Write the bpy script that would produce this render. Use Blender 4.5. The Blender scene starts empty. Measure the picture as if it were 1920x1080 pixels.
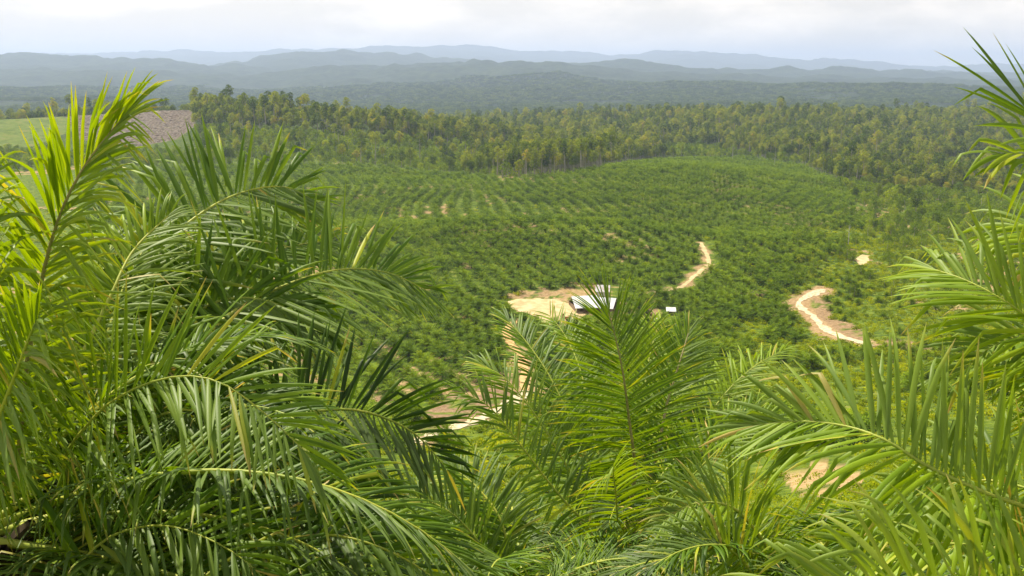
import bpy, math, random
import numpy as np
R = math.radians
rng = np.random.default_rng(11)
random.seed(5)
sc = bpy.context.scene
COL = sc.collection

# ------------------------------------------------------------------ camera, world, sun, exposure
F = 1884.0
PITCH = R(12.4)
CZ = 100.0
cam_d = bpy.data.cameras.new('camera')
cam_d.sensor_width = 36.0
cam_d.lens = 36.0 * F / 1920.0
cam_d.clip_start = 0.1
cam_d.clip_end = 120000
cam_d.dof.use_dof = False
cam = bpy.data.objects.new('camera', cam_d)
cam.location = (0, 0, CZ)
cam.rotation_euler = (math.pi / 2 - PITCH, 0, 0)
COL.objects.link(cam)
sc.camera = cam

SUN_EL, SUN_AZ = 56.0, -38.0          # azimuth from +Y (view) towards +X; negative = from the left
sd = np.array([math.sin(R(SUN_AZ)) * math.cos(R(SUN_EL)), math.cos(R(SUN_AZ)) * math.cos(R(SUN_EL)), math.sin(R(SUN_EL))])
sun_d = bpy.data.lights.new('sun', 'SUN')
sun_d.energy = 5.0
sun_d.angle = R(0.6)
sun_d.color = (1.0, 0.92, 0.75)
sun = bpy.data.objects.new('sun', sun_d)
sun.location = (0, 0, 400)
import mathutils
sun.rotation_euler = mathutils.Vector((-sd[0], -sd[1], -sd[2])).to_track_quat('-Z', 'Y').to_euler()
COL.objects.link(sun)

world = bpy.data.worlds.new('World')
sc.world = world
world.use_nodes = True
nt = world.node_tree
nt.nodes.clear()
def N(t, typ, **kw):
    n = t.nodes.new(typ)
    for k, v in kw.items():
        if hasattr(n, k) and not isinstance(v, dict):
            setattr(n, k, v)
    return n
def L(t, a, b): t.links.new(a, b)
geo = N(nt, 'ShaderNodeTexCoord')
sky = N(nt, 'ShaderNodeTexSky', sky_type='NISHITA')
sky.sun_disc = False
sky.sun_elevation = R(SUN_EL)
sky.sun_rotation = R(SUN_AZ)
sky.air_density = 1.0
sky.dust_density = 2.0
sky.ozone_density = 1.5
mp = N(nt, 'ShaderNodeMapping')
mp.inputs['Scale'].default_value = (1.0, 1.0, 2.6)
mp.inputs['Location'].default_value = (0.35, 0.1, 0.25)
L(nt, geo.outputs['Generated'], mp.inputs['Vector'])
ns = N(nt, 'ShaderNodeTexNoise')
ns.inputs['Scale'].default_value = 6.5
ns.inputs['Detail'].default_value = 8.0
ns.inputs['Roughness'].default_value = 0.55
L(nt, mp.outputs['Vector'], ns.inputs['Vector'])
cr = N(nt, 'ShaderNodeValToRGB')
cr.color_ramp.elements[0].position = 0.44
cr.color_ramp.elements[0].color = (0, 0, 0, 1)
cr.color_ramp.elements[1].position = 0.64
cr.color_ramp.elements[1].color = (1, 1, 1, 1)
L(nt, ns.outputs['Fac'], cr.inputs['Fac'])
veil = N(nt, 'ShaderNodeMix', data_type='RGBA')      # thin high overcast veil over the blue
sep = N(nt, 'ShaderNodeSeparateXYZ'); L(nt, geo.outputs['Generated'], sep.inputs[0])
vr = N(nt, 'ShaderNodeMapRange'); vr.inputs[1].default_value = 0.0; vr.inputs[2].default_value = 0.42; vr.inputs[3].default_value = 0.85; vr.inputs[4].default_value = 0.12
L(nt, sep.outputs[2], vr.inputs[0]); L(nt, vr.outputs[0], veil.inputs[0])
L(nt, sky.outputs['Color'], veil.inputs[6])
veil.inputs[7].default_value = (10.4, 9.3, 8.0, 1)
cl = N(nt, 'ShaderNodeMix', data_type='RGBA')
ml = N(nt, 'ShaderNodeMath', operation='MULTIPLY')
ml.inputs[1].default_value = 0.9
L(nt, cr.outputs['Color'], ml.inputs[0])
L(nt, ml.outputs[0], cl.inputs[0])
L(nt, veil.outputs[2], cl.inputs[6])
cl.inputs[7].default_value = (13.0, 11.5, 9.7, 1)
bg = N(nt, 'ShaderNodeBackground')
bg.inputs['Strength'].default_value = 0.08
L(nt, cl.outputs[2], bg.inputs['Color'])
wo = N(nt, 'ShaderNodeOutputWorld')
L(nt, bg.outputs[0], wo.inputs['Surface'])

vs = sc.view_settings
vs.view_transform = 'Standard'
vs.look = 'None'
vs.gamma = 1.0
vs.use_curve_mapping = False
vs.exposure = 0.58
cy = sc.cycles
cy.max_bounces = 5
cy.diffuse_bounces = 3
cy.glossy_bounces = 2
cy.transmission_bounces = 4
cy.volume_bounces = 1
cy.transparent_max_bounces = 8
cy.caustics_reflective = False
cy.caustics_refractive = False
cy.use_denoising = True
cy.use_adaptive_sampling = True
cy.adaptive_threshold = 0.02
HAZE_DENSITY = 6.3e-5

# ------------------------------------------------------------------ helpers
CP, SP = math.cos(PITCH), math.sin(PITCH)
def ray(px, py):
    a = (px - 960.0) / F; b = (540.0 - py) / F
    return np.array([a, CP + b * SP, -SP + b * CP])
def P(px, py, d):
    return np.array([0, 0, CZ]) + ray(px, py) * d
def proj(x, y, z):
    h = CZ - z
    dep = y * CP + h * SP
    dep = np.where(dep < 0.05, 0.05, dep)
    return 960 + F * x / dep, 540 + F * (h * CP - y * SP) / dep
def t_of_py(py):
    b = (540.0 - np.asarray(py, float)) / F
    return (SP - b * CP) / (CP + b * SP)

def hash2(ix, iy, seed):
    v = (ix.astype(np.int64) * 374761393 + iy.astype(np.int64) * 668265263 + seed * 974634777) & 0xffffffff
    v = ((v ^ (v >> 13)) * 1274126177) & 0xffffffff
    v = (v ^ (v >> 16)) & 0xffffffff
    return v / 4294967295.0
def vnoise(x, y, seed=0):
    x0 = np.floor(x); y0 = np.floor(y)
    fx = x - x0; fy = y - y0
    fx = fx * fx * fx * (fx * (fx * 6 - 15) + 10); fy = fy * fy * fy * (fy * (fy * 6 - 15) + 10)
    a = hash2(x0, y0, seed); b = hash2(x0 + 1, y0, seed); c = hash2(x0, y0 + 1, seed); d = hash2(x0 + 1, y0 + 1, seed)
    return (a * (1 - fx) + b * fx) * (1 - fy) + (c * (1 - fx) + d * fx) * fy
def fbm(x, y, wl, octv=4, seed=0):
    s = 0; amp = 1; tot = 0
    for i in range(octv):
        s = s + amp * (vnoise(x / wl + 31.7 * i, y / wl + 17.3 * i, seed + i) - 0.5)
        tot += amp; amp *= 0.5; wl *= 0.5
    return s / tot * 2

# ------------------------------------------------------------------ terrain height
TU = (np.array([-400, 200, 600, 960, 1300, 1600, 1920, 2300]) - 960) / F
ROWS = [
 (1.0, None, [1.7] * 8), (2.0, None, [.85] * 8), (6, None, [.66] * 8), (14, None, [.64, .64, .64, .64, .62, .60, .58, .58]),
 (30, None, [.62, .62, .62, .61, .58, .52, .50, .50]), (60, None, [.58, .58, .57, .56, .52, .455, .44, .44]),
 (120, None, [.49, .49, .485, .475, .455, .415, .40, .40]),
 (180, 1, [850, 850, 850, 845, 830, 805, 790, 790]),
 (260, 1, [770, 770, 772, 778, 762, 722, 705, 705]),
 (320, 1, [690, 690, 690, 690, 690, 665, 645, 645]),
 (370, 1, [630, 630, 630, 622, 632, 625, 605, 605]),
 (420, 1, [575, 575, 572, 570, 578, 580, 560, 560]),
 (480, 1, [520, 520, 515, 500, 522, 525, 515, 515]),
 (530, 1, [480, 480, 470, 438, 474, 494, 492, 492]),
 (575, 1, [448, 448, 434, 396, 424, 466, 472, 472]),
 (640, 1, [422, 422, 428, 442, 446, 450, 454, 454]),
 (720, 1, [395, 395, 392, 402, 400, 420, 432, 432]),
 (800, 1, [370, 370, 356, 366, 356, 398, 415, 415]),
 (950, 1, [338, 338, 322, 334, 300, 366, 390, 390]),
 (1100, 1, [312, 310, 306, 324, 302, 345, 362, 362]),
 (1300, 1, [280, 278, 285, 305, 302, 315, 328, 328]),
 (1600, 1, [262, 262, 268, 280, 280, 288, 295, 295]),
 (2000, 1, [250, 250, 258, 258, 250, 245, 245, 245]),
 (2600, 1, [240, 240, 245, 245, 240, 235, 235, 235]),
 (3600, 1, [222, 222, 225, 226, 222, 215, 215, 215]),
 (5000, 1, [196, 196, 202, 204, 200, 195, 192, 192]),
 (7000, 1, [176, 176, 182, 182, 180, 175, 172, 172]),
 (9500, 1, [158, 158, 162, 162, 160, 158, 158, 158]),
 (14000, 1, [146, 146, 148, 148, 148, 148, 148, 148]),
 (45000, 1, [134] * 8)]
TL = np.log(np.array([r[0] for r in ROWS]))
TT = np.array([r[2] if r[1] is None else t_of_py(r[2]) for r in ROWS], float)
GL = np.linspace(TL[0], TL[-1], 900); GU = np.linspace(TU[0], TU[-1], 200)
tmp = np.array([np.interp(GL, TL, TT[:, j]) for j in range(8)]).T
tmp = np.array([np.interp(GU, TU, row) for row in tmp])
def blur(a, s, ax):
    k = np.exp(-0.5 * (np.arange(-3 * s, 3 * s + 1) / s) ** 2); k /= k.sum()
    pad = [(0, 0), (0, 0)]; pad[ax] = (3 * s, 3 * s)
    b = np.pad(a, pad, mode='edge')
    return np.apply_along_axis(lambda v: np.convolve(v, k, 'valid'), ax, b)
TG = blur(blur(tmp, 3, 0), 10, 1)
def t_lookup(u, l):
    a = np.clip((l - GL[0]) / (GL[1] - GL[0]), 0, len(GL) - 1.001); b = np.clip((u - GU[0]) / (GU[1] - GU[0]), 0, len(GU) - 1.001)
    i = a.astype(int); j = b.astype(int); fa = a - i; fb = b - j
    return (TG[i, j] * (1 - fb) + TG[i, j + 1] * fb) * (1 - fa) + (TG[i + 1, j] * (1 - fb) + TG[i + 1, j + 1] * fb) * fa
RIDGES = [  # distance, [(px, py)], falloff slope, noise amp, noise wavelength, smoothing
 (1420, [(-400, 228), (0, 222), (200, 212), (330, 206), (420, 209), (500, 214), (600, 221), (700, 235), (800, 246), (950, 268), (1100, 300), (2300, 330)], .12, 3, 160, 6),
 (2150, [(-400, 300), (700, 290), (860, 250), (1000, 234), (1150, 228), (1400, 223), (1600, 224), (1900, 224), (2300, 222)], .07, 6, 300, 8),
 (4300, [(-400, 196), (0, 190), (200, 190), (400, 205), (700, 218), (900, 212), (1300, 202), (1700, 196), (2300, 190)], .05, 14, 700, 15),
 (6200, [(-400, 160), (0, 166), (300, 170), (700, 176), (1000, 172), (1150, 160), (1300, 153), (1600, 158), (2000, 168), (2300, 170)], .06, 22, 900, 20),
 (9000, [(-400, 132), (0, 128), (300, 134), (500, 140), (650, 118), (730, 120), (800, 112), (960, 112), (1050, 116), (1150, 128), (1400, 140), (1700, 146), (2300, 150)], .07, 45, 1200, 30),
 (11500, [(-400, 92), (0, 96), (100, 98), (200, 104), (300, 106), (430, 115), (480, 120), (700, 130), (900, 128), (1000, 116), (1100, 110), (1180, 108), (1250, 120), (1380, 128), (1500, 127), (1590, 119), (1640, 128), (1750, 134), (1920, 143), (2300, 140)], .09, 50, 1500, 30),
 (14000, [(-400, 130), (380, 130), (440, 116), (500, 101), (560, 93), (640, 95), (700, 94), (760, 98), (850, 107), (900, 115), (1000, 130), (2300, 135)], .10, 60, 1500, 30),
 (26000, [(-400, 112), (200, 99), (350, 92), (480, 97), (600, 93), (740, 86), (900, 85), (1000, 93), (1100, 99), (1150, 104), (1200, 94), (1320, 92), (1400, 103), (1450, 109), (1550, 106), (1650, 116), (1750, 123), (1920, 118), (2300, 110)], .07, 90, 2500, 60)]
def height(x, y):
    x = np.asarray(x, float); y = np.asarray(y, float)
    yy = np.maximum(y, 1.0)
    u = x / yy; l = np.log(yy)
    t = t_lookup(u, l)
    z = CZ - t * yy
    near = np.clip((yy - 100) / 150, 0, 1)
    z = z + near * 2.9 * fbm(x, y, 62, 3, 3) + np.clip((yy - 600) / 800, 0, 1) * 3 * fbm(x, y, 130, 3, 9)
    z = z + np.clip((yy - 2600) / 2500, 0, 1) * 14 * fbm(x, y, 900, 4, 14)
    z = z + 0.25 * np.clip(yy / 20, 0.1, 1) * fbm(x, y, 6, 2, 5)
    px = 960 + F * u
    for D, pts, sl, am, wl, sm in RIDGES:
        pts = np.array(pts, float)
        pyv = np.interp(px, pts[:, 0], pts[:, 1])
        for k in (-30, 30): pyv = pyv + np.interp(px + k, pts[:, 0], pts[:, 1])
        pyv /= 3
        Dl = D * (1 + 0.05 * np.sin(px / 140.0 + D))
        zr = CZ - t_of_py(pyv) * Dl - sl * np.abs(y - Dl)
        rn = 1 - 2 * np.abs(fbm(x, y, wl, 4, int(D) % 97))
        zr = zr + am * (rn - 0.75) * (.5 if D > 3000 else .7)
        if D > 3000: zr = zr + am * .9 * fbm(x, y, wl * .22, 4, int(D) % 53) + am * .7 * (.25 - 2 * np.abs(fbm(x, y, wl * .55, 3, int(D) % 31)))
        q = (zr - z) / sm
        z = z + sm * np.where(q > 20, q, np.log1p(np.exp(np.minimum(q, 20))))  * (yy > D * 0.45)
    return z
def H(x, y): return float(height(np.array([x]), np.array([y]))[0])
_s = np.concatenate([np.arange(100, 1500, 1.0), np.geomspace(1500, 45000, 1500)])
def G(px, py):
    r = ray(px, py)
    pts = r[None, :] * _s[:, None]
    dz = CZ + pts[:, 2] - height(pts[:, 0], pts[:, 1])
    k = np.argmax(dz < 0)
    if dz[k] >= 0: k = len(_s) - 1
    f = dz[k - 1] / (dz[k - 1] - dz[k]) if k > 0 else 0
    s = _s[k - 1] + (_s[k] - _s[k - 1]) * f if k > 0 else _s[0]
    p = r * s
    return np.array([p[0], p[1], H(p[0], p[1])])
def inpoly(px, py, poly):
    poly = np.array(poly, float); c = np.zeros(np.shape(px), bool)
    j = len(poly) - 1
    for i in range(len(poly)):
        xi, yi = poly[i]; xj, yj = poly[j]
        with np.errstate(divide='ignore', invalid='ignore'):
            m = ((yi > py) != (yj > py)) & (px < (xj - xi) * (py - yi) / (yj - yi + 1e-12) + xi)
        c ^= m; j = i
    return c
def segdist(x, y, line):
    d = np.full(np.shape(x), 1e9)
    for a, b in zip(line[:-1], line[1:]):
        ax, ay, bx, by = a[0], a[1], b[0], b[1]
        L2 = (bx - ax) ** 2 + (by - ay) ** 2 + 1e-9
        t = np.clip(((x - ax) * (bx - ax) + (y - ay) * (by - ay)) / L2, 0, 1)
        d = np.minimum(d, np.hypot(x - ax - t * (bx - ax), y - ay - t * (by - ay)))
    return d

# ------------------------------------------------------------------ mesh / material helpers
def mesh_np(name, verts, faces, attrs=None, smooth=False, mats=(), midx=None):
    verts = np.asarray(verts, np.float32); faces = np.asarray(faces, np.int32)
    me = bpy.data.meshes.new(name)
    nf, k = faces.shape
    me.vertices.add(len(verts)); me.vertices.foreach_set('co', verts.ravel())
    me.loops.add(nf * k); me.loops.foreach_set('vertex_index', faces.ravel())
    me.polygons.add(nf)
    me.polygons.foreach_set('loop_start', np.arange(0, nf * k, k, dtype=np.int32))
    me.polygons.foreach_set('loop_total', np.full(nf, k, np.int32))
    me.polygons.foreach_set('use_smooth', np.full(nf, smooth, bool))
    for m in mats: me.materials.append(m)
    if midx is not None: me.polygons.foreach_set('material_index', np.asarray(midx, np.int32))
    for an, av in (attrs or {}).items():
        a = me.attributes.new(an, 'FLOAT', 'POINT'); a.data.foreach_set('value', np.asarray(av, np.float32))
    me.update(calc_edges=True)
    me.validate()
    return me
def link(name, me, parent=None, loc=None):
    o = bpy.data.objects.new(name, me); COL.objects.link(o)
    if parent is not None: o.parent = parent
    if loc is not None: o.location = loc
    return o
def tag(o, label=None, cat=None, group=None, kind=None):
    if label: o['label'] = label
    if cat: o['category'] = cat
    if group: o['group'] = group
    if kind: o['kind'] = kind
    return o
class MB:
    def __init__(s): s.v = []; s.f = []; s.m = []; s.n = 0
    def add(s, v, f, m=0):
        v = np.asarray(v, float); f = np.asarray(f, int)
        if f.shape[1] == 3: f = np.concatenate([f, f[:, 2:3]], 1)
        s.v.append(v); s.f.append(f + s.n); s.m += [m] * len(f); s.n += len(v)
    def box(s, c, size, rz=0, m=0, tilt=0):
        c = np.array(c, float); h = np.array(size, float) / 2
        v = np.array([[i, j, k] for i in (-1, 1) for j in (-1, 1) for k in (-1, 1)]) * h
        if tilt:
            ct, st = math.cos(tilt), math.sin(tilt); v = np.stack([v[:, 0], v[:, 1] * ct - v[:, 2] * st, v[:, 1] * st + v[:, 2] * ct], 1)
        cz, sz = math.cos(rz), math.sin(rz); v = np.stack([v[:, 0] * cz - v[:, 1] * sz, v[:, 0] * sz + v[:, 1] * cz, v[:, 2]], 1) + c
        s.add(v, [[0, 1, 3, 2], [4, 6, 7, 5], [0, 4, 5, 1], [2, 3, 7, 6], [0, 2, 6, 4], [1, 5, 7, 3]], m)
    def tube(s, pts, rad, k=6, m=0):
        pts = np.asarray(pts, float); n = len(pts); rad = np.broadcast_to(rad, n)
        T = np.gradient(pts, axis=0); T /= np.linalg.norm(T, axis=1)[:, None] + 1e-9
        ref = np.array([0, 0, 1.0]) if abs(T[0, 2]) < .9 else np.array([1.0, 0, 0])
        A = np.cross(T, ref); A /= np.linalg.norm(A, axis=1)[:, None] + 1e-9; B = np.cross(T, A)
        an = np.arange(k) * 2 * math.pi / k
        v = pts[:, None] + rad[:, None, None] * (A[:, None] * np.cos(an)[None, :, None] + B[:, None] * np.sin(an)[None, :, None])
        f = [[i * k + j, i * k + (j + 1) % k, (i + 1) * k + (j + 1) % k, (i + 1) * k + j] for i in range(n - 1) for j in range(k)]
        s.add(v.reshape(-1, 3), f, m)
    def mesh(s, name, mats, smooth=False):
        v = np.concatenate(s.v); f = np.concatenate(s.f)
        me = bpy.data.meshes.new(name)
        me.from_pydata(v.tolist(), [], [[int(i) for i in dict.fromkeys(q.tolist())] for q in f])
        for m in mats: me.materials.append(m)
        for p, mi in zip(me.polygons, s.m): p.material_index = mi; p.use_smooth = smooth
        me.update(); return me

def simple_mat(name, col, rough=0.8, noise=0.0, scale=5.0, metal=0.0, spec=0.3, col2=None, bump=0.0):
    m = bpy.data.materials.new(name); m.use_nodes = True; t = m.node_tree
    b = t.nodes['Principled BSDF']; b.inputs['Roughness'].default_value = rough; b.inputs['Metallic'].default_value = metal
    b.inputs['Specular IOR Level'].default_value = spec
    tc = N(t, 'ShaderNodeTexCoord'); n = N(t, 'ShaderNodeTexNoise'); n.inputs['Scale'].default_value = scale; n.inputs['Detail'].default_value = 6
    L(t, tc.outputs['Object'], n.inputs['Vector'])
    r = N(t, 'ShaderNodeValToRGB'); c2 = col2 or tuple(c * (1 - noise) for c in col)
    r.color_ramp.elements[0].position = .35; r.color_ramp.elements[1].position = .65
    r.color_ramp.elements[0].color = (*c2, 1); r.color_ramp.elements[1].color = (*col, 1)
    L(t, n.outputs['Fac'], r.inputs['Fac']); L(t, r.outputs['Color'], b.inputs['Base Color'])
    if bump:
        bp = N(t, 'ShaderNodeBump'); bp.inputs['Strength'].default_value = bump
        L(t, n.outputs['Fac'], bp.inputs['Height']); L(t, bp.outputs['Normal'], b.inputs['Normal'])
    return m
def leaf_mat(name, stops, rough=0.45, trans=0.35, spec=0.4, tcol=None, objrand=0.5, varw=0.5, back=None):
    """stops: list of (pos, colour); looked up by per-leaf 'var' attribute mixed with a per-object random."""
    m = bpy.data.materials.new(name); m.use_nodes = True; t = m.node_tree
    b = t.nodes['Principled BSDF']; out = t.nodes['Material Output']
    at = N(t, 'ShaderNodeAttribute'); at.attribute_name = 'var'
    oi = N(t, 'ShaderNodeObjectInfo')
    m1 = N(t, 'ShaderNodeMath', operation='MULTIPLY'); m1.inputs[1].default_value = varw
    m2 = N(t, 'ShaderNodeMath', operation='MULTIPLY_ADD'); m2.inputs[1].default_value = objrand
    L(t, at.outputs['Fac'], m1.inputs[0]); L(t, oi.outputs['Random'], m2.inputs[0]); L(t, m1.outputs[0], m2.inputs[2])
    r = N(t, 'ShaderNodeValToRGB')
    el = r.color_ramp.elements
    while len(el) < len(stops): el.new(0.5)
    for e, (p, c) in zip(el, stops): e.position = p; e.color = (*c, 1)
    L(t, m2.outputs[0], r.inputs['Fac'])
    src = r.outputs['Color']
    if back:
        g = N(t, 'ShaderNodeNewGeometry'); mx = N(t, 'ShaderNodeMix', data_type='RGBA')
        L(t, g.outputs['Backfacing'], mx.inputs[0]); L(t, src, mx.inputs[6])
        hs = N(t, 'ShaderNodeMix', data_type='RGBA'); hs.inputs[0].default_value = .45; L(t, src, hs.inputs[6]); hs.inputs[7].default_value = (*back, 1)
        L(t, hs.outputs[2], mx.inputs[7]); src = mx.outputs[2]
    L(t, src, b.inputs['Base Color'])
    b.inputs['Roughness'].default_value = rough; b.inputs['Specular IOR Level'].default_value = spec
    tr = N(t, 'ShaderNodeBsdfTranslucent')
    tm = N(t, 'ShaderNodeMix', data_type='RGBA', blend_type='MULTIPLY'); tm.inputs[0].default_value = 1
    L(t, r.outputs['Color'], tm.inputs[6]); tm.inputs[7].default_value = (*(tcol or (1.9, 1.7, .55)), 1); L(t, tm.outputs[2], tr.inputs['Color'])
    ms = N(t, 'ShaderNodeMixShader'); ms.inputs[0].default_value = trans
    L(t, b.outputs[0], ms.inputs[1]); L(t, tr.outputs[0], ms.inputs[2]); L(t, ms.outputs[0], out.inputs['Surface'])
    return m

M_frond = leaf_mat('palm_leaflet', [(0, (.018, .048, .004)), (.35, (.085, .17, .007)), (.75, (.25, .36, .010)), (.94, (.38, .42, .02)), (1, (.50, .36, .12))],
                   rough=.48, trans=.32, spec=.25, objrand=.0, varw=1.0, tcol=(2.0, 1.8, .35), back=(.16, .22, .07))  # first stop deepened to carry shade inside the crowns
M_rachis = simple_mat('palm_rachis', (.42, .44, .05), .5, col2=(.25, .32, .04), scale=3)
M_rachis_brown = simple_mat('palm_rachis_tan', (.36, .30, .13), .5, col2=(.26, .24, .08), scale=3)
M_trunk = simple_mat('palm_trunk', (.11, .08, .05), .95, .6, 9, bump=.6)
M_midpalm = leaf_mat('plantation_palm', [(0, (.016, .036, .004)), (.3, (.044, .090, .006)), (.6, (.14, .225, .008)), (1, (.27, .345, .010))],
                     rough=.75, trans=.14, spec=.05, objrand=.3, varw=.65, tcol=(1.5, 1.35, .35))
M_forest = leaf_mat('forest_leaves', [(0, (.026, .055, .012)), (.25, (.07, .12, .018)), (.5, (.16, .215, .024)), (.8, (.28, .32, .035)), (1, (.42, .30, .10))],
                    rough=.8, trans=.36, spec=.08, objrand=.65, varw=.35)
M_farf = leaf_mat('distant_leaves', [(0, (.022, .05, .014)), (.5, (.07, .12, .022)), (.85, (.14, .19, .03)), (1, (.2, .22, .04))], rough=.9, trans=.2, spec=.05, objrand=.65, varw=.35)
M_second = leaf_mat('regrowth_leaves', [(0, (.055, .10, .007)), (.35, (.14, .20, .009)), (.7, (.29, .345, .010)), (1, (.44, .45, .014))],
                    rough=.85, trans=.35, spec=.04, objrand=.6, varw=.4)
M_regrow = leaf_mat('young_wood_leaves', [(0, (.05, .095, .012)), (.35, (.12, .19, .015)), (.7, (.22, .30, .02)), (.92, (.34, .38, .025)), (1, (.40, .30, .07))],
                    rough=.85, trans=.32, spec=.05, objrand=.6, varw=.4)
M_yellow = leaf_mat('yellow_leaves', [(0, (.16, .2, .02)), (1, (.3, .32, .03))], rough=.7)
M_red = leaf_mat('red_leaves', [(0, (.28, .07, .02)), (1, (.42, .12, .03))], rough=.7, tcol=(1.5, .8, .4))
M_bark = simple_mat('pale_bark', (.50, .45, .36), .9, .45, 1.5)
M_dead = simple_mat('bleached_wood', (.55, .52, .46), .9, .3, 2)

# ------------------------------------------------------------------ road lines, clearings (world space, found on the terrain)
def GL_(pts): return [G(a, b) for a, b in pts]
track_mid = GL_([(1226, 548), (1250, 545), (1276, 539), (1290, 530), (1302, 518), (1318, 506), (1330, 497), (1327, 484), (1322, 470), (1314, 455)])
track_low = GL_([(790, 832), (822, 812), (850, 804), (880, 795), (905, 785), (935, 768), (965, 750), (985, 732)])
track_steps = GL_([(985, 732), (983, 700), (975, 670), (960, 645), (948, 622), (965, 600)])
road_right = GL_([(1545, 543), (1520, 555), (1496, 567), (1510, 582), (1527, 595), (1540, 610), (1556, 622), (1580, 632), (1608, 641), (1632, 649)])
clearing = [G(a, b)[:2] for a, b in [(948, 566), (975, 560), (1010, 559), (1050, 563), (1075, 570), (1100, 590), (1085, 604), (1060, 612), (1030, 610), (1005, 598), (985, 588), (962, 578)]]
patch_right = [G(a, b)[:2] for a, b in [(1602, 484), (1615, 477), (1630, 480), (1632, 490), (1622, 498), (1606, 498)]]
SOIL_PX = [  # bare-soil shapes on the ground (picture positions found on the terrain): polygon, tone 0 sand .. 1 red
 ([(780, 830), (800, 770), (850, 735), (905, 715), (945, 705), (990, 690), (985, 735), (905, 785), (850, 800)], .95),
 ([(1462, 600), (1500, 565), (1480, 562), (1452, 590)], .55),
 ([(1530, 545), (1498, 548), (1520, 560)], .5),
 ([(1525, 558), (1560, 565), (1562, 600), (1600, 608), (1632, 635), (1600, 640), (1560, 612), (1530, 590)], .8),
 ([(1650, 645), (1670, 628), (1710, 640), (1790, 665), (1690, 658)], .75),
 ([(1465, 408), (1500, 405), (1560, 415), (1535, 422), (1480, 418)], .45),
 ([(1590, 392), (1612, 388), (1630, 398), (1600, 404)], .5),
 ([(720, 405), (736, 420), (742, 432), (730, 428)], .3),
 ([(820, 385), (840, 382), (850, 392), (832, 396)], .4),
 ([(860, 492), (890, 495), (896, 506), (868, 504)], .6),
 ([(990, 548), (1010, 538), (1050, 545), (1075, 556), (1010, 558), (960, 560)], .7),
 ([(1040, 545), (1060, 525), (1120, 530), (1130, 545), (1100, 552)], .4),
 ([(1375, 540), (1440, 543), (1430, 556), (1385, 553)], .6),
 ([(1200, 580), (1235, 575), (1240, 596), (1206, 596)], .5),
 ([(540, 620), (575, 635), (580, 690), (555, 690)], .9), ([(700, 640), (750, 650), (745, 680), (710, 672)], .8),
 ([(700, 720), (790, 735), (760, 770), (700, 750)], .9), ([(820, 690), (900, 690), (960, 700), (900, 716), (835, 708)], .9),
 ([(780, 528), (815, 528), (812, 545), (790, 542)], .4), ([(640, 545), (700, 552), (690, 570), (650, 565)], .5),
 ([(1470, 890), (1530, 870), (1600, 870), (1620, 900), (1560, 930), (1490, 925)], .2),
 ([(975, 400), (1005, 397), (1012, 403), (980, 406)], .35), ([(1040, 396), (1075, 394), (1080, 400), (1045, 402)], .3), ([(1228, 404), (1262, 408), (1275, 416), (1240, 412)], .4), ([(1110, 396), (1130, 394), (1132, 400), (1112, 401)], .3),
 ([(575, 352), (592, 354), (600, 366), (580, 364)], .4), ([(628, 368), (642, 370), (650, 384), (636, 384)], .4), ([(668, 362), (684, 366), (690, 380), (676, 376)], .35), ([(700, 345), (716, 350), (724, 362), (708, 356)], .35),
 ([(1150, 380), (1170, 384), (1176, 396), (1160, 394)], .4), ([(1330, 322), (1365, 335), (1378, 348), (1350, 342)], .35)]

# ------------------------------------------------------------------ ground sheet
us = np.concatenate([np.linspace(-3.2, -0.7, 26)[:-1], np.linspace(-0.7, 0.7, 651), np.linspace(0.7, 3.2, 26)[1:]])
ys = np.concatenate([np.array([-200, -80, -30, -12, -5, -1.0, 0.5]), np.geomspace(1.5, 150, 70)[:-1], np.arange(150, 700, 2.0), np.arange(700, 1500, 4.0), np.geomspace(1500, 45000, 300)])
sw = np.where(ys < 6, 6 + (6 - ys) * .8, ys)
X = us[None, :] * sw[:, None]; Y = np.repeat(ys[:, None], len(us), 1)
Z = height(X, Y)
Z = np.where(Y < 1.5, CZ - 1.72 + .03 * Y * 0, Z)
PXg, PYg = proj(X, Y, Z)
soil = np.zeros(X.shape); tone = np.full(X.shape, .5)
wob = 9 * fbm(X, Y, 9, 3, 71)
for poly, tn in SOIL_PX:
    pa = np.array(poly); c0 = pa.mean(0)
    if c0[1] > 640 : wb = 1.6
    else: wb = .8
    m = inpoly(PXg + wob * wb, PYg + wob * wb * .5, poly) & (Y > 15)
    soil[m] = np.clip(1.1 - 3.0 * np.maximum(0, fbm(X[m], Y[m], 5, 3, 99) - .02), .05, 1); tone[m] = tn
pl = fbm(X, Y, 60, 4, 41) ; small = fbm(X, Y, 7, 3, 43)
for line, wd in ((track_mid, 3.2), (road_right, 6.5), (track_low, 4), (track_steps, 3)):
    d = segdist(X, Y, line) + small * 5
    m = d < wd; soil[m] = np.maximum(soil[m], np.clip((wd - d[m]) / 2, 0, 1)); tone[m] = np.where(tone[m] == .5, .45, tone[m])
m = (pl > .22) & (small > .16) & (Y > 250) & (Y < 1150); soil[m] = .9; tone[m] = .35
FIELD = [(-400, 214), (0, 212), (125, 207), (150, 240), (60, 275), (-400, 290)]
CLEARCUT = [(118, 208), (220, 200), (345, 186), (358, 200), (368, 235), (330, 262), (230, 280), (150, 262)]
zone_field = inpoly(PXg, PYg, FIELD) & (Y > 900) & (Y < 1500)
zone_cut = inpoly(PXg, PYg, CLEARCUT) & (Y > 900) & (Y < 1500)
zone = np.zeros(X.shape); zone[zone_field] = .5; zone[zone_cut] = 1.0
ncol = len(us)
ii = (np.arange(len(ys) - 1)[:, None] * ncol + np.arange(ncol - 1)[None, :]).ravel()
faces = np.stack([ii, ii + 1, ii + ncol + 1, ii + ncol], 1)

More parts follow.
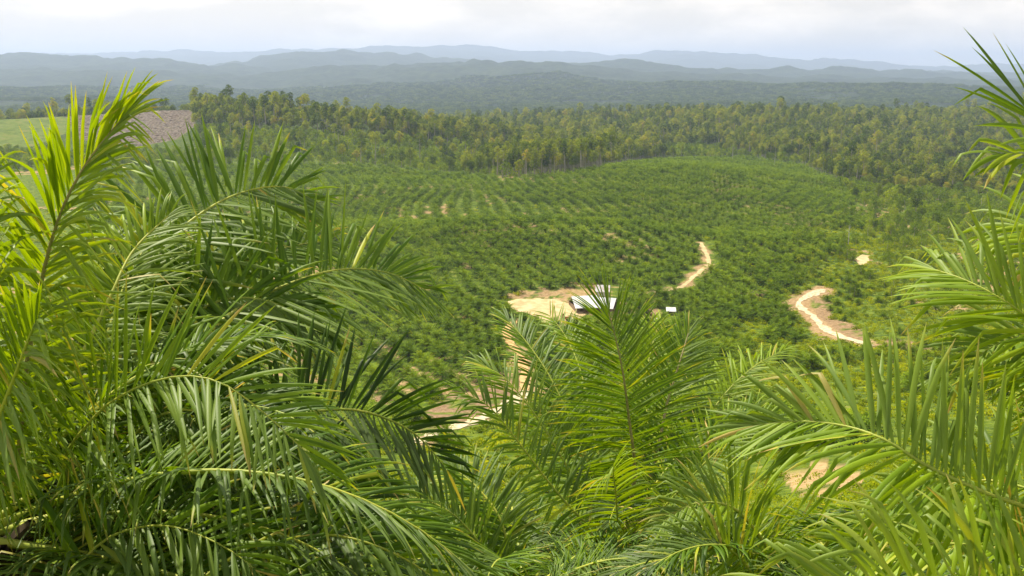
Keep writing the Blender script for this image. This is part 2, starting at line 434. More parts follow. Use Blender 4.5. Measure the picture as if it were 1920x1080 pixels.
def ground_material():
    m = bpy.data.materials.new('ground'); m.use_nodes = True; t = m.node_tree
    b = t.nodes['Principled BSDF']; b.inputs['Roughness'].default_value = .95; b.inputs['Specular IOR Level'].default_value = .1
    g = N(t, 'ShaderNodeNewGeometry')
    def noise(scale, det=6):
        n = N(t, 'ShaderNodeTexNoise'); n.inputs['Scale'].default_value = scale; n.inputs['Detail'].default_value = det; n.inputs['Roughness'].default_value = .6
        L(t, g.outputs['Position'], n.inputs['Vector']); return n.outputs['Fac']
    def ramp(f, st):
        r = N(t, 'ShaderNodeValToRGB')
        while len(r.color_ramp.elements) < len(st): r.color_ramp.elements.new(.5)
        for e, (p, c) in zip(r.color_ramp.elements, st): e.position = p; e.color = (*c, 1)
        L(t, f, r.inputs['Fac']); return r.outputs['Color']
    def mix(f, a, c):
        x = N(t, 'ShaderNodeMix', data_type='RGBA')
        if isinstance(f, float): x.inputs[0].default_value = f
        else: L(t, f, x.inputs[0])
        L(t, a, x.inputs[6]); L(t, c, x.inputs[7]); return x.outputs[2]
    def attr(n):
        a = N(t, 'ShaderNodeAttribute'); a.attribute_name = n; return a.outputs['Fac']
    near = ramp(noise(.35), [(.3, (.03, .055, .007)), (.45, (.07, .115, .010)), (.6, (.14, .19, .014)), (.72, (.24, .22, .07))])
    far1 = ramp(noise(.004, 10), [(.38, (.008, .02, .008)), (.5, (.013, .028, .010)), (.62, (.028, .046, .015)), (.74, (.06, .08, .03))])
    far = mix(0.5, far1, ramp(noise(.02, 8), [(.40, (.008, .018, .008)), (.60, (.05, .075, .022))]))
    sx = N(t, 'ShaderNodeSeparateXYZ'); L(t, g.outputs['Position'], sx.inputs[0])
    mr = N(t, 'ShaderNodeMapRange'); mr.inputs[1].default_value = 1000; mr.inputs[2].default_value = 1500; L(t, sx.outputs[1], mr.inputs[0])
    c = mix(mr.outputs[0], near, far)
    fld = ramp(noise(.09), [(.35, (.07, .11, .018)), (.55, (.12, .165, .026)), (.66, (.17, .16, .05))])
    wv = N(t, 'ShaderNodeTexWave'); wv.inputs['Scale'].default_value = .06; wv.inputs['Distortion'].default_value = 9; wv.inputs['Detail'].default_value = 5
    L(t, g.outputs['Position'], wv.inputs['Vector'])
    cut = mix(.5, ramp(wv.outputs['Fac'], [(.2, (.085, .065, .055)), (.8, (.19, .15, .125))]), ramp(noise(.2), [(.35, (.07, .055, .045)), (.58, (.17, .14, .11)), (.66, (.11, .15, .03))]))
    z = attr('zone')
    r1 = N(t, 'ShaderNodeMapRange'); r1.inputs[1].default_value = 0; r1.inputs[2].default_value = .5; L(t, z, r1.inputs[0])
    r2 = N(t, 'ShaderNodeMapRange'); r2.inputs[1].default_value = .5; r2.inputs[2].default_value = 1; L(t, z, r2.inputs[0])
    c = mix(r1.outputs[0], c, fld); c = mix(r2.outputs[0], c, cut)
    s_n = noise(.8, 5)
    sand = ramp(s_n, [(.3, (.30, .19, .08)), (.55, (.46, .32, .15)), (.8, (.58, .45, .25))])
    red = ramp(s_n, [(.3, (.13, .085, .045)), (.55, (.25, .165, .095)), (.75, (.38, .27, .16))])
    so = mix(attr('tone'), sand, red)
    c = mix(attr('soil'), c, so)
    L(t, c, b.inputs['Base Color'])
    bp = N(t, 'ShaderNodeBump'); bp.inputs['Strength'].default_value = .9; bp.inputs['Distance'].default_value = 1.2
    L(t, noise(.5, 5), bp.inputs['Height']); L(t, bp.outputs[0], b.inputs['Normal'])
    return m
me = mesh_np('ground', np.stack([X, Y, Z], -1).reshape(-1, 3), faces,
             {'soil': soil.ravel(), 'tone': tone.ravel(), 'zone': zone.ravel()}, True, [ground_material()])
ground = tag(link('ground', me), 'rolling green ground with bare sandy patches', None, None, 'structure')

# tracks and clearings: thin sheets draped on the ground
M_sand = simple_mat('pale_sand', (.58, .46, .25), .95, col2=(.42, .30, .14), scale=.35, bump=.3)
M_white_road = simple_mat('pale_gravel', (.64, .56, .38), .95, col2=(.38, .29, .16), scale=.8, bump=.3)
M_orange = simple_mat('orange_earth', (.62, .40, .17), .95, col2=(.44, .25, .10), scale=.6, bump=.3)
def ribbon(name, line, w0, w1, mat, label, seed, lift=.14):
    line = np.array(line)[:, :2]
    seg = np.concatenate([[0], np.cumsum(np.hypot(*np.diff(line, axis=0).T))])
    s = np.arange(0, seg[-1], .8)
    x = np.interp(s, seg, line[:, 0]); y = np.interp(s, seg, line[:, 1])
    for _ in range(3):
        x[1:-1] = (x[:-2] + x[1:-1] * 2 + x[2:]) / 4; y[1:-1] = (y[:-2] + y[1:-1] * 2 + y[2:]) / 4
    tx = np.gradient(x); ty = np.gradient(y); ln = np.hypot(tx, ty) + 1e-9
    w = np.interp(s, [0, s[-1]], [w0, w1]) / 2
    wl = w * (1 + 1.0 * fbm(s, s * 0 + seed, 7, 3, seed)); wr = w * (1 + 1.0 * fbm(s, s * 0 + seed + 9, 7, 3, seed + 4))
    K = 9; q = np.linspace(-1, 1, K)
    off = np.where(q[None, :] < 0, q[None, :] * wl[:, None], q[None, :] * wr[:, None])
    XX = x[:, None] - (ty / ln)[:, None] * off; YY = y[:, None] + (tx / ln)[:, None] * off
    ZZ = height(XX, YY) + lift
    n = len(s); i2 = (np.arange(n - 1)[:, None] * K + np.arange(K - 1)[None, :]).ravel()
    me = mesh_np(name, np.stack([XX, YY, ZZ], -1).reshape(-1, 3), np.stack([i2, i2 + K, i2 + K + 1, i2 + 1], 1), None, True, [mat])
    return tag(link(name, me), label, None, None, 'structure')
ribbon('dirt_road', road_right, 4.6, 2.4, M_white_road, 'bleached dirt road running down the slope on the right', 3)
ribbon('dirt_road', track_mid, 1.8, 2.6, M_sand, 'sandy track bending round the right end of the palm mound', 5)
ribbon('dirt_road', track_low, 4.2, 4.2, M_white_road, 'pale road below the red earth cutting near the bottom', 8)
ribbon('dirt_path', track_steps, 2.2, 3.4, M_orange, 'orange earth path climbing to the sandy yard', 12)
def sheet(name, poly, mat, label, lift=.14, step=.6):
    poly = np.array(poly); mn = poly.min(0) - 2; mx_ = poly.max(0) + 2
    gx = np.arange(mn[0], mx_[0], step); gy = np.arange(mn[1], mx_[1], step)
    XX, YY = np.meshgrid(gx, gy)
    wb = 2.2 * fbm(XX, YY, 6, 3, 61)
    ins = inpoly(XX + wb, YY + wb, poly)
    ZZ = height(XX, YY) + lift
    nx = len(gx); i2 = (np.arange(len(gy) - 1)[:, None] * nx + np.arange(nx - 1)[None, :]); k = (ins[:-1, :-1] & ins[1:, 1:] & ins[1:, :-1] & ins[:-1, 1:]).ravel()
    i2 = i2.ravel()[k]
    me = mesh_np(name, np.stack([XX, YY, ZZ], -1).reshape(-1, 3), np.stack([i2, i2 + 1, i2 + nx + 1, i2 + nx], 1), None, True, [mat])
    return tag(link(name, me), label, None, None, 'structure')
sheet('sandy_ground', clearing, M_sand, 'bare yellow sandy yard beside the white roofed shed')
sheet('sandy_ground', patch_right, M_sand, 'small bright sand patch among bushes on the right')

# ------------------------------------------------------------------ frond generator
def unit(v): return v / (np.linalg.norm(v, axis=-1, keepdims=True) + 1e-9)
def catmull(pts, n):
    pts = np.asarray(pts, float); P0 = np.vstack([2 * pts[0] - pts[1], pts, 2 * pts[-1] - pts[-2]])
    m = len(pts) - 1; t = np.linspace(0, m - 1e-6, n * 4); i = t.astype(int); f = (t - i)[:, None]
    a, b, c, d = P0[i], P0[i + 1], P0[i + 2], P0[i + 3]
    q = .5 * (2 * b + (c - a) * f + (2 * a - 5 * b + 4 * c - d) * f ** 2 + (3 * b - a - 3 * c + d) * f ** 3)
    s = np.concatenate([[0], np.cumsum(np.linalg.norm(np.diff(q, axis=0), axis=1))])
    u = np.linspace(0, s[-1], n)
    return np.stack([np.interp(u, s, q[:, k]) for k in range(3)], 1), s[-1]
def leaflets(curve, nl, Lmax, w, rs, hint=None, start=.12, segs=7, across=3, droop=1.0, snap=.35, twist=0., a0=70, a1=18, vlift=(8, 38), var0=.3, varr=.35, yellow=.03, basef=.55, tipf=.45):
    n = len(curve)
    T = unit(np.gradient(curve, axis=0))
    up = np.array([0, 0, 1.0]) if hint is None else np.asarray(hint, float)
    Nn = unit(up - (T @ up)[:, None] * T)
    if twist:
        tw = np.linspace(0, twist, n)[:, None]; Bv = np.cross(T, Nn); Nn = Nn * np.cos(tw) + Bv * np.sin(tw)
    B = np.cross(T, Nn)
    tt = np.tile(start + (1 - start) * (np.arange(nl) + .5) / nl, 2)
    side = np.repeat([-1.0, 1.0], nl)
    tt = np.clip(tt + rs.normal(0, .004, len(tt)), 0, 1)
    fi = tt * (n - 1); i = np.minimum(fi.astype(int), n - 2); f = (fi - i)[:, None]
    p = curve[i] * (1 - f) + curve[i + 1] * f
    t_, n_, b_ = (unit(V[i] * (1 - f) + V[i + 1] * f) for V in (T, Nn, B))
    q = (tt - start) / (1 - start)
    al = np.radians(np.interp(q, [0, .5, .85, 1], [a0, (a0 * .82 + a1 * .18), a0 * .42 + a1 * .58, a1]) + rs.normal(0, 7, len(tt)))
    be = np.radians(rs.uniform(vlift[0], vlift[1], len(tt)) * (1 - .5 * q))
    d = np.cos(al)[:, None] * t_ + np.sin(al)[:, None] * (np.cos(be)[:, None] * b_ * side[:, None] + np.sin(be)[:, None] * n_)
    Ln = Lmax * np.interp(q, [0, .12, .4, .7, 1], [basef, .8, 1, .85, tipf]) * rs.uniform(.86, 1.08, len(tt))
    W = unit(t_ - (np.sum(t_ * d, 1))[:, None] * d)
    rt = rs.normal(0, .35, len(tt))[:, None]; W = unit(W * np.cos(rt) + np.cross(d, W) * np.sin(rt))
    ww = w * rs.uniform(.8, 1.15, len(tt)) * np.interp(q, [0, .15, .8, 1], [.65, 1, .9, .6])
    sn = rs.random(len(tt)) < snap; sp = rs.uniform(.45, .85, len(tt))
    g = np.array([0, 0, -1.0]); dr = droop * rs.uniform(.6, 1.4, len(tt))
    V = np.zeros((len(tt), segs + 1, across, 3)); pos = p.copy(); dd = d.copy()
    for k in range(segs + 1):
        s = k / segs
        wk = np.interp(s, [0, .12, .4, .75, .93, 1], [.35, .8, 1, .72, .3, .03])
        hw = (ww * wk * .5)[:, None] * W
        nn = np.cross(W, dd); nn = np.where((nn @ g)[:, None] > 0, -nn, nn)
        if across == 3:
            V[:, k, 0] = pos - hw; V[:, k, 2] = pos + hw; V[:, k, 1] = pos + nn * (ww * wk * .3)[:, None]
        else:
            V[:, k, 0] = pos - hw; V[:, k, 1] = pos + hw
        if k < segs:
            ds = 1 / segs
            b = dr * 1.05 * ds * (s + ds) ** 1.3
            jump = sn & (s + ds >= sp) & (s < sp)
            b = np.where(jump, b + 1.1, b)
            horiz = np.sqrt(np.clip(1 - dd[:, 2] ** 2, .02, 1))
            dd = unit(dd + g * (b * np.maximum(horiz, .25))[:, None])
            W = unit(W - np.sum(W * dd, 1)[:, None] * dd)
            pos = pos + dd * (Ln * ds)[:, None]
    m = len(tt); S = segs + 1
    base = (np.arange(m) * S * across)[:, None, None]
    kk = np.arange(segs)[None, :, None] * across; jj = np.arange(across - 1)[None, None, :]
    a = base + kk + jj
    Fc = np.stack([a, a + 1, a + across + 1, a + across], -1).reshape(-1, 4)
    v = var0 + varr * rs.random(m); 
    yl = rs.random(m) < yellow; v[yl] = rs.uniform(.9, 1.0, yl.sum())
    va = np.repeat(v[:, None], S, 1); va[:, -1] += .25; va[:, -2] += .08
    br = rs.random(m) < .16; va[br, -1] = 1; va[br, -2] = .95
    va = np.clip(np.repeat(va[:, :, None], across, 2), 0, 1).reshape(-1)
    return V.reshape(-1, 3), Fc, va

def frond(palm, origin, curve, length, rs, nl=None, mat_r=None, Lm=None, w=.042, rr=.022, **kw):
    nl = nl or int(length * 22)
    Lm = Lm or .78
    v, f, a = leaflets(curve, nl, Lm, w, rs, **kw)
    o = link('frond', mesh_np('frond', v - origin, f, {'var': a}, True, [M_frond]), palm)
    mb = MB(); n = len(curve); mb.tube(curve[::2] - origin, np.interp(np.linspace(0, 1, len(curve[::2])), [0, .2, 1], [rr * 1.7, rr, rr * .22]), 6)
    link('rachis', mb.mesh('rachis', [mat_r or M_rachis], True), o)
    return o
def arc(origin, az, el, length, bend, n=40, side=0.0):
    """gravity-bent rachis: starts in direction (az, el) and curves down."""
    p = np.array(origin, float); out = [p.copy()]; e = el; a = az
    for k in range(n - 1):
        s = (k + .5) / (n - 1)
        d = np.array([math.sin(a) * math.cos(e), math.cos(a) * math.cos(e), math.sin(e)])
        p = p + d * length / (n - 1); out.append(p.copy())
        e -= bend * 1.9 * s ** .9 / (n - 1) * max(.25, math.cos(e) + .15); a += side / (n - 1)
    return np.array(out)
def palm_root(name, label, crown, group='oil palms around the lookout'):
    o = bpy.data.objects.new(name, None); COL.objects.link(o)
    gz = H(crown[0], crown[1])
    o.location = (crown[0], crown[1], min(gz, crown[2] - .4))
    tag(o, label, 'palm', group)
    return o, np.array(o.location)
def palm_trunk(root, org, crown, r=.33):
    mb = MB(); base = np.array([0, 0, -.5]); top = np.asarray(crown) - org
    k = 14; pts = [base + (top - base) * s for s in np.linspace(0, 1, k)]
    mb.tube(pts, [r * (1.15 - .35 * s + .12 * (i % 2)) for i, s in enumerate(np.linspace(0, 1, k))], 12)
    rs = np.random.default_rng(int(abs(crown[0] * 100)) + 1)      # old leaf bases
    hgt = top[2] - base[2]
    for i in range(int(hgt * 22)):
        s = rs.random(); a = rs.uniform(0, 6.28); c = base + (top - base) * s
        d = np.array([math.cos(a), math.sin(a), .9]); mb.tube([c + d * np.array([r, r, 0]) * .8, c + d * np.array([r + .13, r + .13, .2])], [.07, .03], 5)
    link('trunk', mb.mesh('trunk', [M_trunk], False), root)

# ------------------------------------------------------------------ foreground palms
def build_fg():
    # each palm: label, crown point, list of explicit fronds (pixel, pixel, depth control points), plus crown fronds by angle (A and B have extra ones added to shade those below)
    palms = []
    # A - lime green palm, far left
    cA = P(-60, 1010, 6.4)
    fA = [
     dict(p=[(30, 860, 6.2), (48, 700, 6.0), (75, 540, 5.8), (110, 410, 5.6), (160, 310, 5.5), (235, 215, 5.4)], w=.027, Lm=.74, var0=.55, varr=.3, droop=1.2, snap=.55, vlift=(5, 80), a0=52, a1=5, hint=(.3, -.8, .5), mat=M_rachis_brown, nl=120),
     dict(p=[(60, 900, 6.6), (140, 700, 6.8), (205, 560, 7.0), (250, 470, 7.3), (320, 400, 7.6)], w=.030, Lm=.65, var0=.45, varr=.3, droop=1.1, hint=(.2, -.7, .6), nl=60),
     dict(p=[(-40, 900, 6.0), (-60, 620, 5.7), (-45, 440, 5.5), (-20, 320, 5.3)], w=.030, Lm=.75, var0=.5, varr=.25, droop=1.2, snap=.5, hint=(.2, -.8, .5), nl=50),
     dict(p=[(20, 940, 6.6), (80, 800, 7.0), (150, 640, 7.4), (190, 520, 7.8), (215, 440, 8.2)], w=.030, Lm=.7, var0=.4, varr=.35, hint=(0, -.8, .6), nl=60),
     dict(p=[(-20, 950, 6.1), (-10, 820, 5.6), (30, 700, 5.2), (60, 620, 5.0), (70, 600, 4.9)], w=.04, Lm=.6, var0=.45, varr=.3, hint=(0, -.9, .5), nl=50)]
    palms.append(('lime green oil palm rising at the far left edge', cA, fA, dict(n=34, el=(0, 65), L=(2.6, 4.0), avoid=(2.0, 4.3), var0=.15)))
    # B - big arching palm at the left
    cB = P(190, 1000, 7.6)
    fB = [
     dict(p=[(215, 760, 7.6), (260, 600, 7.8), (305, 470, 8.0), (370, 405, 8.3), (450, 362, 8.7), (530, 350, 9.0), (590, 375, 9.3)], w=.046, Lm=.95, var0=.25, varr=.3, droop=.4, snap=.4, vlift=(0, 35), nl=66, a0=82, start=.3),
     dict(p=[(250, 850, 7.2), (330, 700, 7.4), (430, 590, 7.8), (540, 533, 8.2), (640, 505, 8.6), (730, 512, 9.0), (800, 545, 9.3)], w=.040, Lm=.95, var0=.25, varr=.3, droop=.4, snap=.25, vlift=(0, 35), nl=80, a0=80, start=.25),
     dict(p=[(120, 880, 6.2), (170, 790, 5.9), (240, 735, 5.7), (330, 706, 5.6), (410, 716, 5.5), (480, 762, 5.45), (545, 820, 5.4), (600, 878, 5.4)], w=.032, Lm=.72, var0=.4, varr=.25, droop=.6, snap=.25, vlift=(0, 35), nl=80, a0=78, start=.15, rr=.014),
     dict(p=[(330, 960, 7.4), (430, 860, 7.3), (530, 790, 7.3), (620, 768, 7.4), (700, 776, 7.5), (780, 815, 7.6), (838, 880, 7.7)], w=.034, Lm=.82, var0=.0, varr=.25, droop=.5, snap=.2, vlift=(0, 30), nl=70, a0=78, start=.25),  # shaded frond, its shade given as the darkest leaf tone
     dict(p=[(120, 1090, 6.0), (200, 1010, 5.9), (300, 985, 5.8), (390, 1010, 5.7), (470, 1060, 5.6), (520, 1120, 5.6)], w=.038, Lm=.66, var0=.25, varr=.35, droop=1.1, nl=60, start=.1, rr=.014),
     dict(p=[(380, 1120, 6.6), (470, 1050, 6.5), (580, 1005, 6.4), (680, 1015, 6.3), (780, 1060, 6.3), (840, 1110, 6.3)], w=.04, Lm=.66, var0=.1, varr=.45, droop=1.1, snap=.4, nl=60, start=.1),
     dict(p=[(330, 1010, 7.8), (440, 930, 7.8), (560, 905, 7.9), (660, 940, 8.0), (730, 990, 8.1)], w=.04, Lm=.8, var0=.05, varr=.3, droop=1.0, nl=64, start=.1),
     dict(p=[(210, 930, 7.0), (250, 820, 6.8), (330, 770, 6.7), (420, 790, 6.6), (500, 850, 6.5)], w=.04, Lm=.8, var0=.15, varr=.3, droop=1.1, nl=64, start=.1),
     dict(p=[(230, 840, 8.2), (330, 660, 8.6), (420, 540, 9.0), (520, 470, 9.5), (620, 450, 10)], w=.045, Lm=.85, var0=.2, varr=.35, nl=70, start=.2),
     dict(p=[(240, 820, 7.8), (280, 690, 7.8), (350, 600, 7.8), (430, 560, 7.9), (520, 570, 8.0), (590, 620, 8.0)], w=.045, Lm=.85, var0=.2, varr=.3, nl=70, start=.15, snap=.4),
     dict(p=[(170, 860, 7.2), (180, 720, 7.2), (210, 600, 7.4), (250, 500, 7.7), (300, 430, 8.0)], w=.045, Lm=.8, var0=.35, varr=.35, nl=60, start=.15, snap=.4, hint=(0, -.6, .8)),
    ]
    palms.append(('broad arching oil palm filling the lower left', cB, fB, dict(n=54, el=(-15, 62), L=(2.6, 4.2), avoid=(2.1, 4.2), var0=.0)))
    # C - upright palm in the centre
    cC = P(1168, 1010, 14.2)
    fC = [
     dict(p=[(1180, 960, 13.9), (1190, 880, 13.7), (1180, 790, 13.4), (1168, 700, 13.2), (1152, 625, 13.1), (1138, 578, 13.1)], w=.032, Lm=1.15, var0=.3, varr=.3, droop=.7, snap=.05, vlift=(0, 18), hint=(.1, -1, .15), nl=92, start=.18, mat=M_rachis_brown, a0=80, a1=8, rr=.03, tipf=.6),
     dict(p=[(1195, 980, 14.6), (1232, 850, 14.8), (1250, 760, 15.0), (1274, 680, 15.2), (1292, 620, 15.5)], w=.034, Lm=.98, var0=.3, varr=.3, droop=.6, snap=.03, vlift=(0, 20), hint=(-.1, -1, .2), nl=84, start=.22, mat=M_rachis_brown, a1=12, rr=.032),
     dict(p=[(1140, 960, 14.2), (1075, 800, 14.6), (1030, 705, 15.0), (990, 645, 15.4), (950, 598, 15.8)], w=.045, Lm=.85, var0=.2, varr=.35, droop=.7, snap=.1, vlift=(10, 40), hint=(.3, -.5, .8), nl=62, start=.2),
     dict(p=[(1130, 980, 13.8), (1060, 870, 13.9), (1005, 780, 14.0), (950, 712, 14.2), (900, 682, 14.4)], w=.042, Lm=.85, var0=.35, varr=.35, droop=.9, hint=(.2, -.5, .8), nl=62, start=.15),
     dict(p=[(1120, 1000, 13.2), (1050, 930, 13.0), (980, 840, 12.9), (920, 765, 12.9), (865, 735, 12.9)], w=.042, Lm=.8, var0=.3, varr=.35, droop=.9, hint=(.2, -.5, .8), nl=62, start=.15),
     dict(p=[(1172, 1090, 13.4), (1160, 1000, 12.5), (1155, 930, 12.1), (1150, 890, 11.8), (1150, 872, 11.3)], w=.042, Lm=.85, var0=.5, varr=.3, droop=1.5, vlift=(0, 15), hint=(0, -.9, .5), nl=66, start=.05, a1=40),
     dict(p=[(1200, 1000, 14.0), (1265, 930, 13.8), (1330, 860, 13.6), (1400, 800, 13.6), (1450, 780, 13.6)], w=.042, Lm=.85, var0=.3, varr=.35, droop=.9, hint=(-.2, -.4, .8), nl=60),
     dict(p=[(1205, 980, 14.8), (1285, 850, 15.0), (1350, 750, 15.3), (1410, 690, 15.6), (1470, 655, 16)], w=.042, Lm=.85, var0=.55, varr=.3, droop=.8, hint=(-.2, -.4, .8), nl=60),
     dict(p=[(1190, 960, 14.8), (1215, 830, 15.4), (1210, 720, 16), (1225, 640, 16.5), (1240, 600, 17)], w=.042, Lm=.9, var0=.5, varr=.3, droop=.8, hint=(0, -.8, .5), nl=60),
     dict(p=[(1150, 960, 14.8), (1115, 820, 15.4), (1090, 700, 16), (1060, 630, 16.6), (1030, 590, 17)], w=.042, Lm=.9, var0=.4, varr=.3, droop=.8, hint=(0, -.8, .5), nl=60)]
    palms.append(('tall upright oil palm in front of the white shed', cC, fC, dict(n=24, el=(-25, 55), L=(2.2, 3.0), var0=.02)))
    # D - low palm left of centre
    cD = P(985, 1120, 11.5)
    fD = [
     dict(p=[(960, 1080, 11.4), (940, 980, 11.5), (900, 920, 11.7), (860, 885, 11.9), (835, 870, 12)], w=.045, Lm=.62, var0=.2, varr=.3, droop=.6, hint=(.2, -.5, .8), nl=44),
     dict(p=[(960, 1100, 11), (900, 1020, 10.9), (850, 965, 10.8), (790, 935, 10.8), (750, 935, 10.8)], w=.04, Lm=.7, var0=.25, varr=.4, droop=.9, hint=(.2, -.5, .8), nl=54)]
    palms.append(('low oil palm left of the centre palm at the bottom', cD, fD, dict(n=24, el=(-10, 55), L=(2.0, 2.7), var0=.15)))
    # E - close palm at the right edge
    cE = P(2120, 1180, 4.6)
    fE = [
     dict(p=[(2060, 1060, 4.4), (1960, 970, 4.3), (1850, 925, 4.25), (1740, 875, 4.3), (1660, 825, 4.35), (1580, 798, 4.5), (1490, 790, 4.6), (1400, 800, 4.7)], w=.029, Lm=.62, var0=.45, varr=.3, droop=.7, snap=.45, vlift=(0, 50), nl=74, start=.1, a0=82, a1=8, rr=.013),
     dict(p=[(2150, 1140, 4.2), (1980, 1110, 4.0), (1820, 1095, 3.9), (1650, 1090, 3.8), (1500, 1110, 3.8), (1380, 1150, 3.8)], w=.028, Lm=.50, var0=.6, varr=.3, droop=1.3, snap=.65, vlift=(0, 60), nl=60, start=.05, a0=80, rr=.012),
     dict(p=[(2150, 900, 4.9), (2050, 700, 4.9), (1960, 620, 4.9), (1880, 562, 4.95), (1810, 525, 5.1), (1745, 503, 5.3)], w=.027, Lm=.68, var0=.5, varr=.3, droop=.6, snap=.35, vlift=(0, 40), nl=60, start=.2, a1=8, rr=.013),
     dict(p=[(2200, 560, 4.3), (2110, 400, 4.2), (2040, 310, 4.1), (1975, 250, 4.0), (1925, 205, 4.0)], w=.028, Lm=.52, var0=.3, varr=.3, droop=.35, snap=.1, vlift=(0, 35), nl=44, start=.3, a0=75, a1=6, hint=(-.1, -.8, .5), rr=.012, tipf=.85),
     dict(p=[(2160, 560, 4.6), (2060, 420, 4.5), (1980, 330, 4.4), (1920, 290, 4.35), (1870, 290, 4.3)], w=.036, Lm=.55, var0=.5, varr=.3, droop=1.5, snap=.6, vlift=(0, 35), nl=34, start=.3, rr=.012),
     dict(p=[(2160, 900, 5.2), (2080, 720, 5.2), (2000, 650, 5.2), (1930, 630, 5.2), (1860, 650, 5.2), (1800, 700, 5.2)], w=.034, Lm=.62, var0=.4, varr=.3, droop=.8, snap=.4, vlift=(0, 40), nl=60, start=.2, rr=.013),
     dict(p=[(2160, 1080, 5.0), (2040, 960, 5.2), (1940, 920, 5.4), (1840, 900, 5.6), (1740, 920, 5.8), (1660, 960, 6)], w=.030, Lm=.62, var0=.35, varr=.4, droop=1.0, snap=.4, vlift=(0, 40), nl=60, start=.1, rr=.013),
     dict(p=[(2160, 1180, 4.6), (2020, 1080, 4.7), (1900, 1040, 4.8), (1790, 1020, 4.9), (1680, 1030, 5), (1560, 1080, 5.1)], w=.029, Lm=.56, var0=.5, varr=.3, droop=1.2, snap=.5, vlift=(0, 60), nl=60, start=.1, rr=.013),
     dict(p=[(2180, 820, 5.6), (2080, 560, 5.7), (1990, 450, 5.8), (1930, 420, 5.9), (1880, 430, 6.0)], w=.04, Lm=.75, var0=.5, varr=.3, droop=1.3, snap=.5, vlift=(0, 40), nl=50, start=.3, rr=.013)]
    palms.append(('close bright oil palm reaching in from the right edge', cE, fE, dict(n=12, el=(20, 60), L=(2.6, 3.4), avoid=(2.4, 6.1), var0=.4)))
    # F - palm behind, right of centre
    cF = P(1500, 1120, 9.5)
    fF = [dict(p=[(1470, 1080, 9.4), (1420, 1000, 9.3), (1370, 950, 9.2), (1300, 945, 9.1), (1240, 980, 9.0)], w=.036, Lm=.62, var0=.4, varr=.3, droop=1.1, nl=54),
          dict(p=[(1440, 1110, 9.0), (1380, 1040, 8.8), (1320, 1010, 8.7), (1260, 1020, 8.6)], w=.036, Lm=.62, var0=.45, varr=.3, droop=1.1, nl=50)]
    palms.append(('glossy oil palm between the centre and right edge palms', cF, fF, dict(n=28, el=(-10, 58), L=(1.9, 2.6), var0=.02)))
    # G - dark palm under the left ones, its shade put into the leaf tone
    cG = P(560, 1160, 10.5)
    palms.append(('dark shaded oil palm below the arching left palm', cG, [], dict(n=24, el=(-5, 60), L=(2.8, 3.4), var0=.0)))
    for idx, (label, crown, fl, gen) in enumerate(palms):
        rs = np.random.default_rng(100 + idx)
        root, org = palm_root('oil_palm', label, crown)
        palm_trunk(root, org, crown)
        for d in fl:
            d = dict(d); pts = [P(*q) for q in d.pop('p')]
            pts = [crown * .85 + pts[0] * .15 + 0] + pts if np.linalg.norm(crown - pts[0]) > .5 else pts
            cv, ln = catmull(pts, 60)
            if 'hint' not in d:
                tc_ = unit(np.array([0, 0, CZ]) - cv[38]); d['hint'] = tc_ * d.pop('roll', .85) + np.array([0, 0, .5])
            d.pop('roll', None)
            frond(root, org, cv, ln, rs, mat_r=d.pop('mat', None), **d)
        ga = 2.39996; a = rs.uniform(0, 6)
        av = gen.get('avoid')
        k = 0; tries = 0
        while k < gen['n'] and tries < 400:
            a += ga; tries += 1
            aa = (a + math.pi) % (2 * math.pi) - math.pi
            if av:
                lo, hi = av; c = (aa - lo) % (2 * math.pi)
                if c < (hi - lo): 
                    if c < 4: continue
            q = k / gen['n']; el = R(gen['el'][0] + (gen['el'][1] - gen['el'][0]) * (1 - q) + rs.normal(0, 4))
            ln = rs.uniform(*gen['L'])
            cv = arc(crown, aa, el, ln, rs.uniform(.9, 1.35), side=rs.uniform(-.3, .3))
            # keep clear of the lens
            if np.min(np.linalg.norm(cv - np.array([0, 0, CZ]), axis=1)) < 3.2: k += 1; continue
            pp = proj(cv[:, 0], cv[:, 1], cv[:, 2])
            if idx in gen_clip and np.min(pp[1]) < gen_clip[idx]: k += 1; continue
            if idx in (1, 6) and pp[0].max() > 800: k += 1; continue
            if any(inpoly(pp[0], pp[1], z_).any() for z_ in KEEP_OPEN): k += 1; continue
            frond(root, org, cv, ln, rs, w=.028, Lm=.72 if ln > 2.9 else .58, nl=int(ln * 28), var0=gen['var0'], varr=.4, start=.15, segs=6, droop=1.0, snap=.25)  # low var0 on some palms puts deep crown shade into the leaf colour
            k += 1
KEEP_OPEN = [[(600, 500), (1010, 560), (1040, 800), (1000, 940), (860, 900), (740, 880), (600, 760)], [(1320, 560), (1960, 560), (1960, 720), (1500, 790), (1300, 660)], [(1420, 840), (1660, 840), (1660, 930), (1440, 940)]]
gen_clip = {0: 560, 1: 560, 2: 740, 3: 900, 4: 300, 5: 930, 6: 900}
build_fg()
#@@END_FG

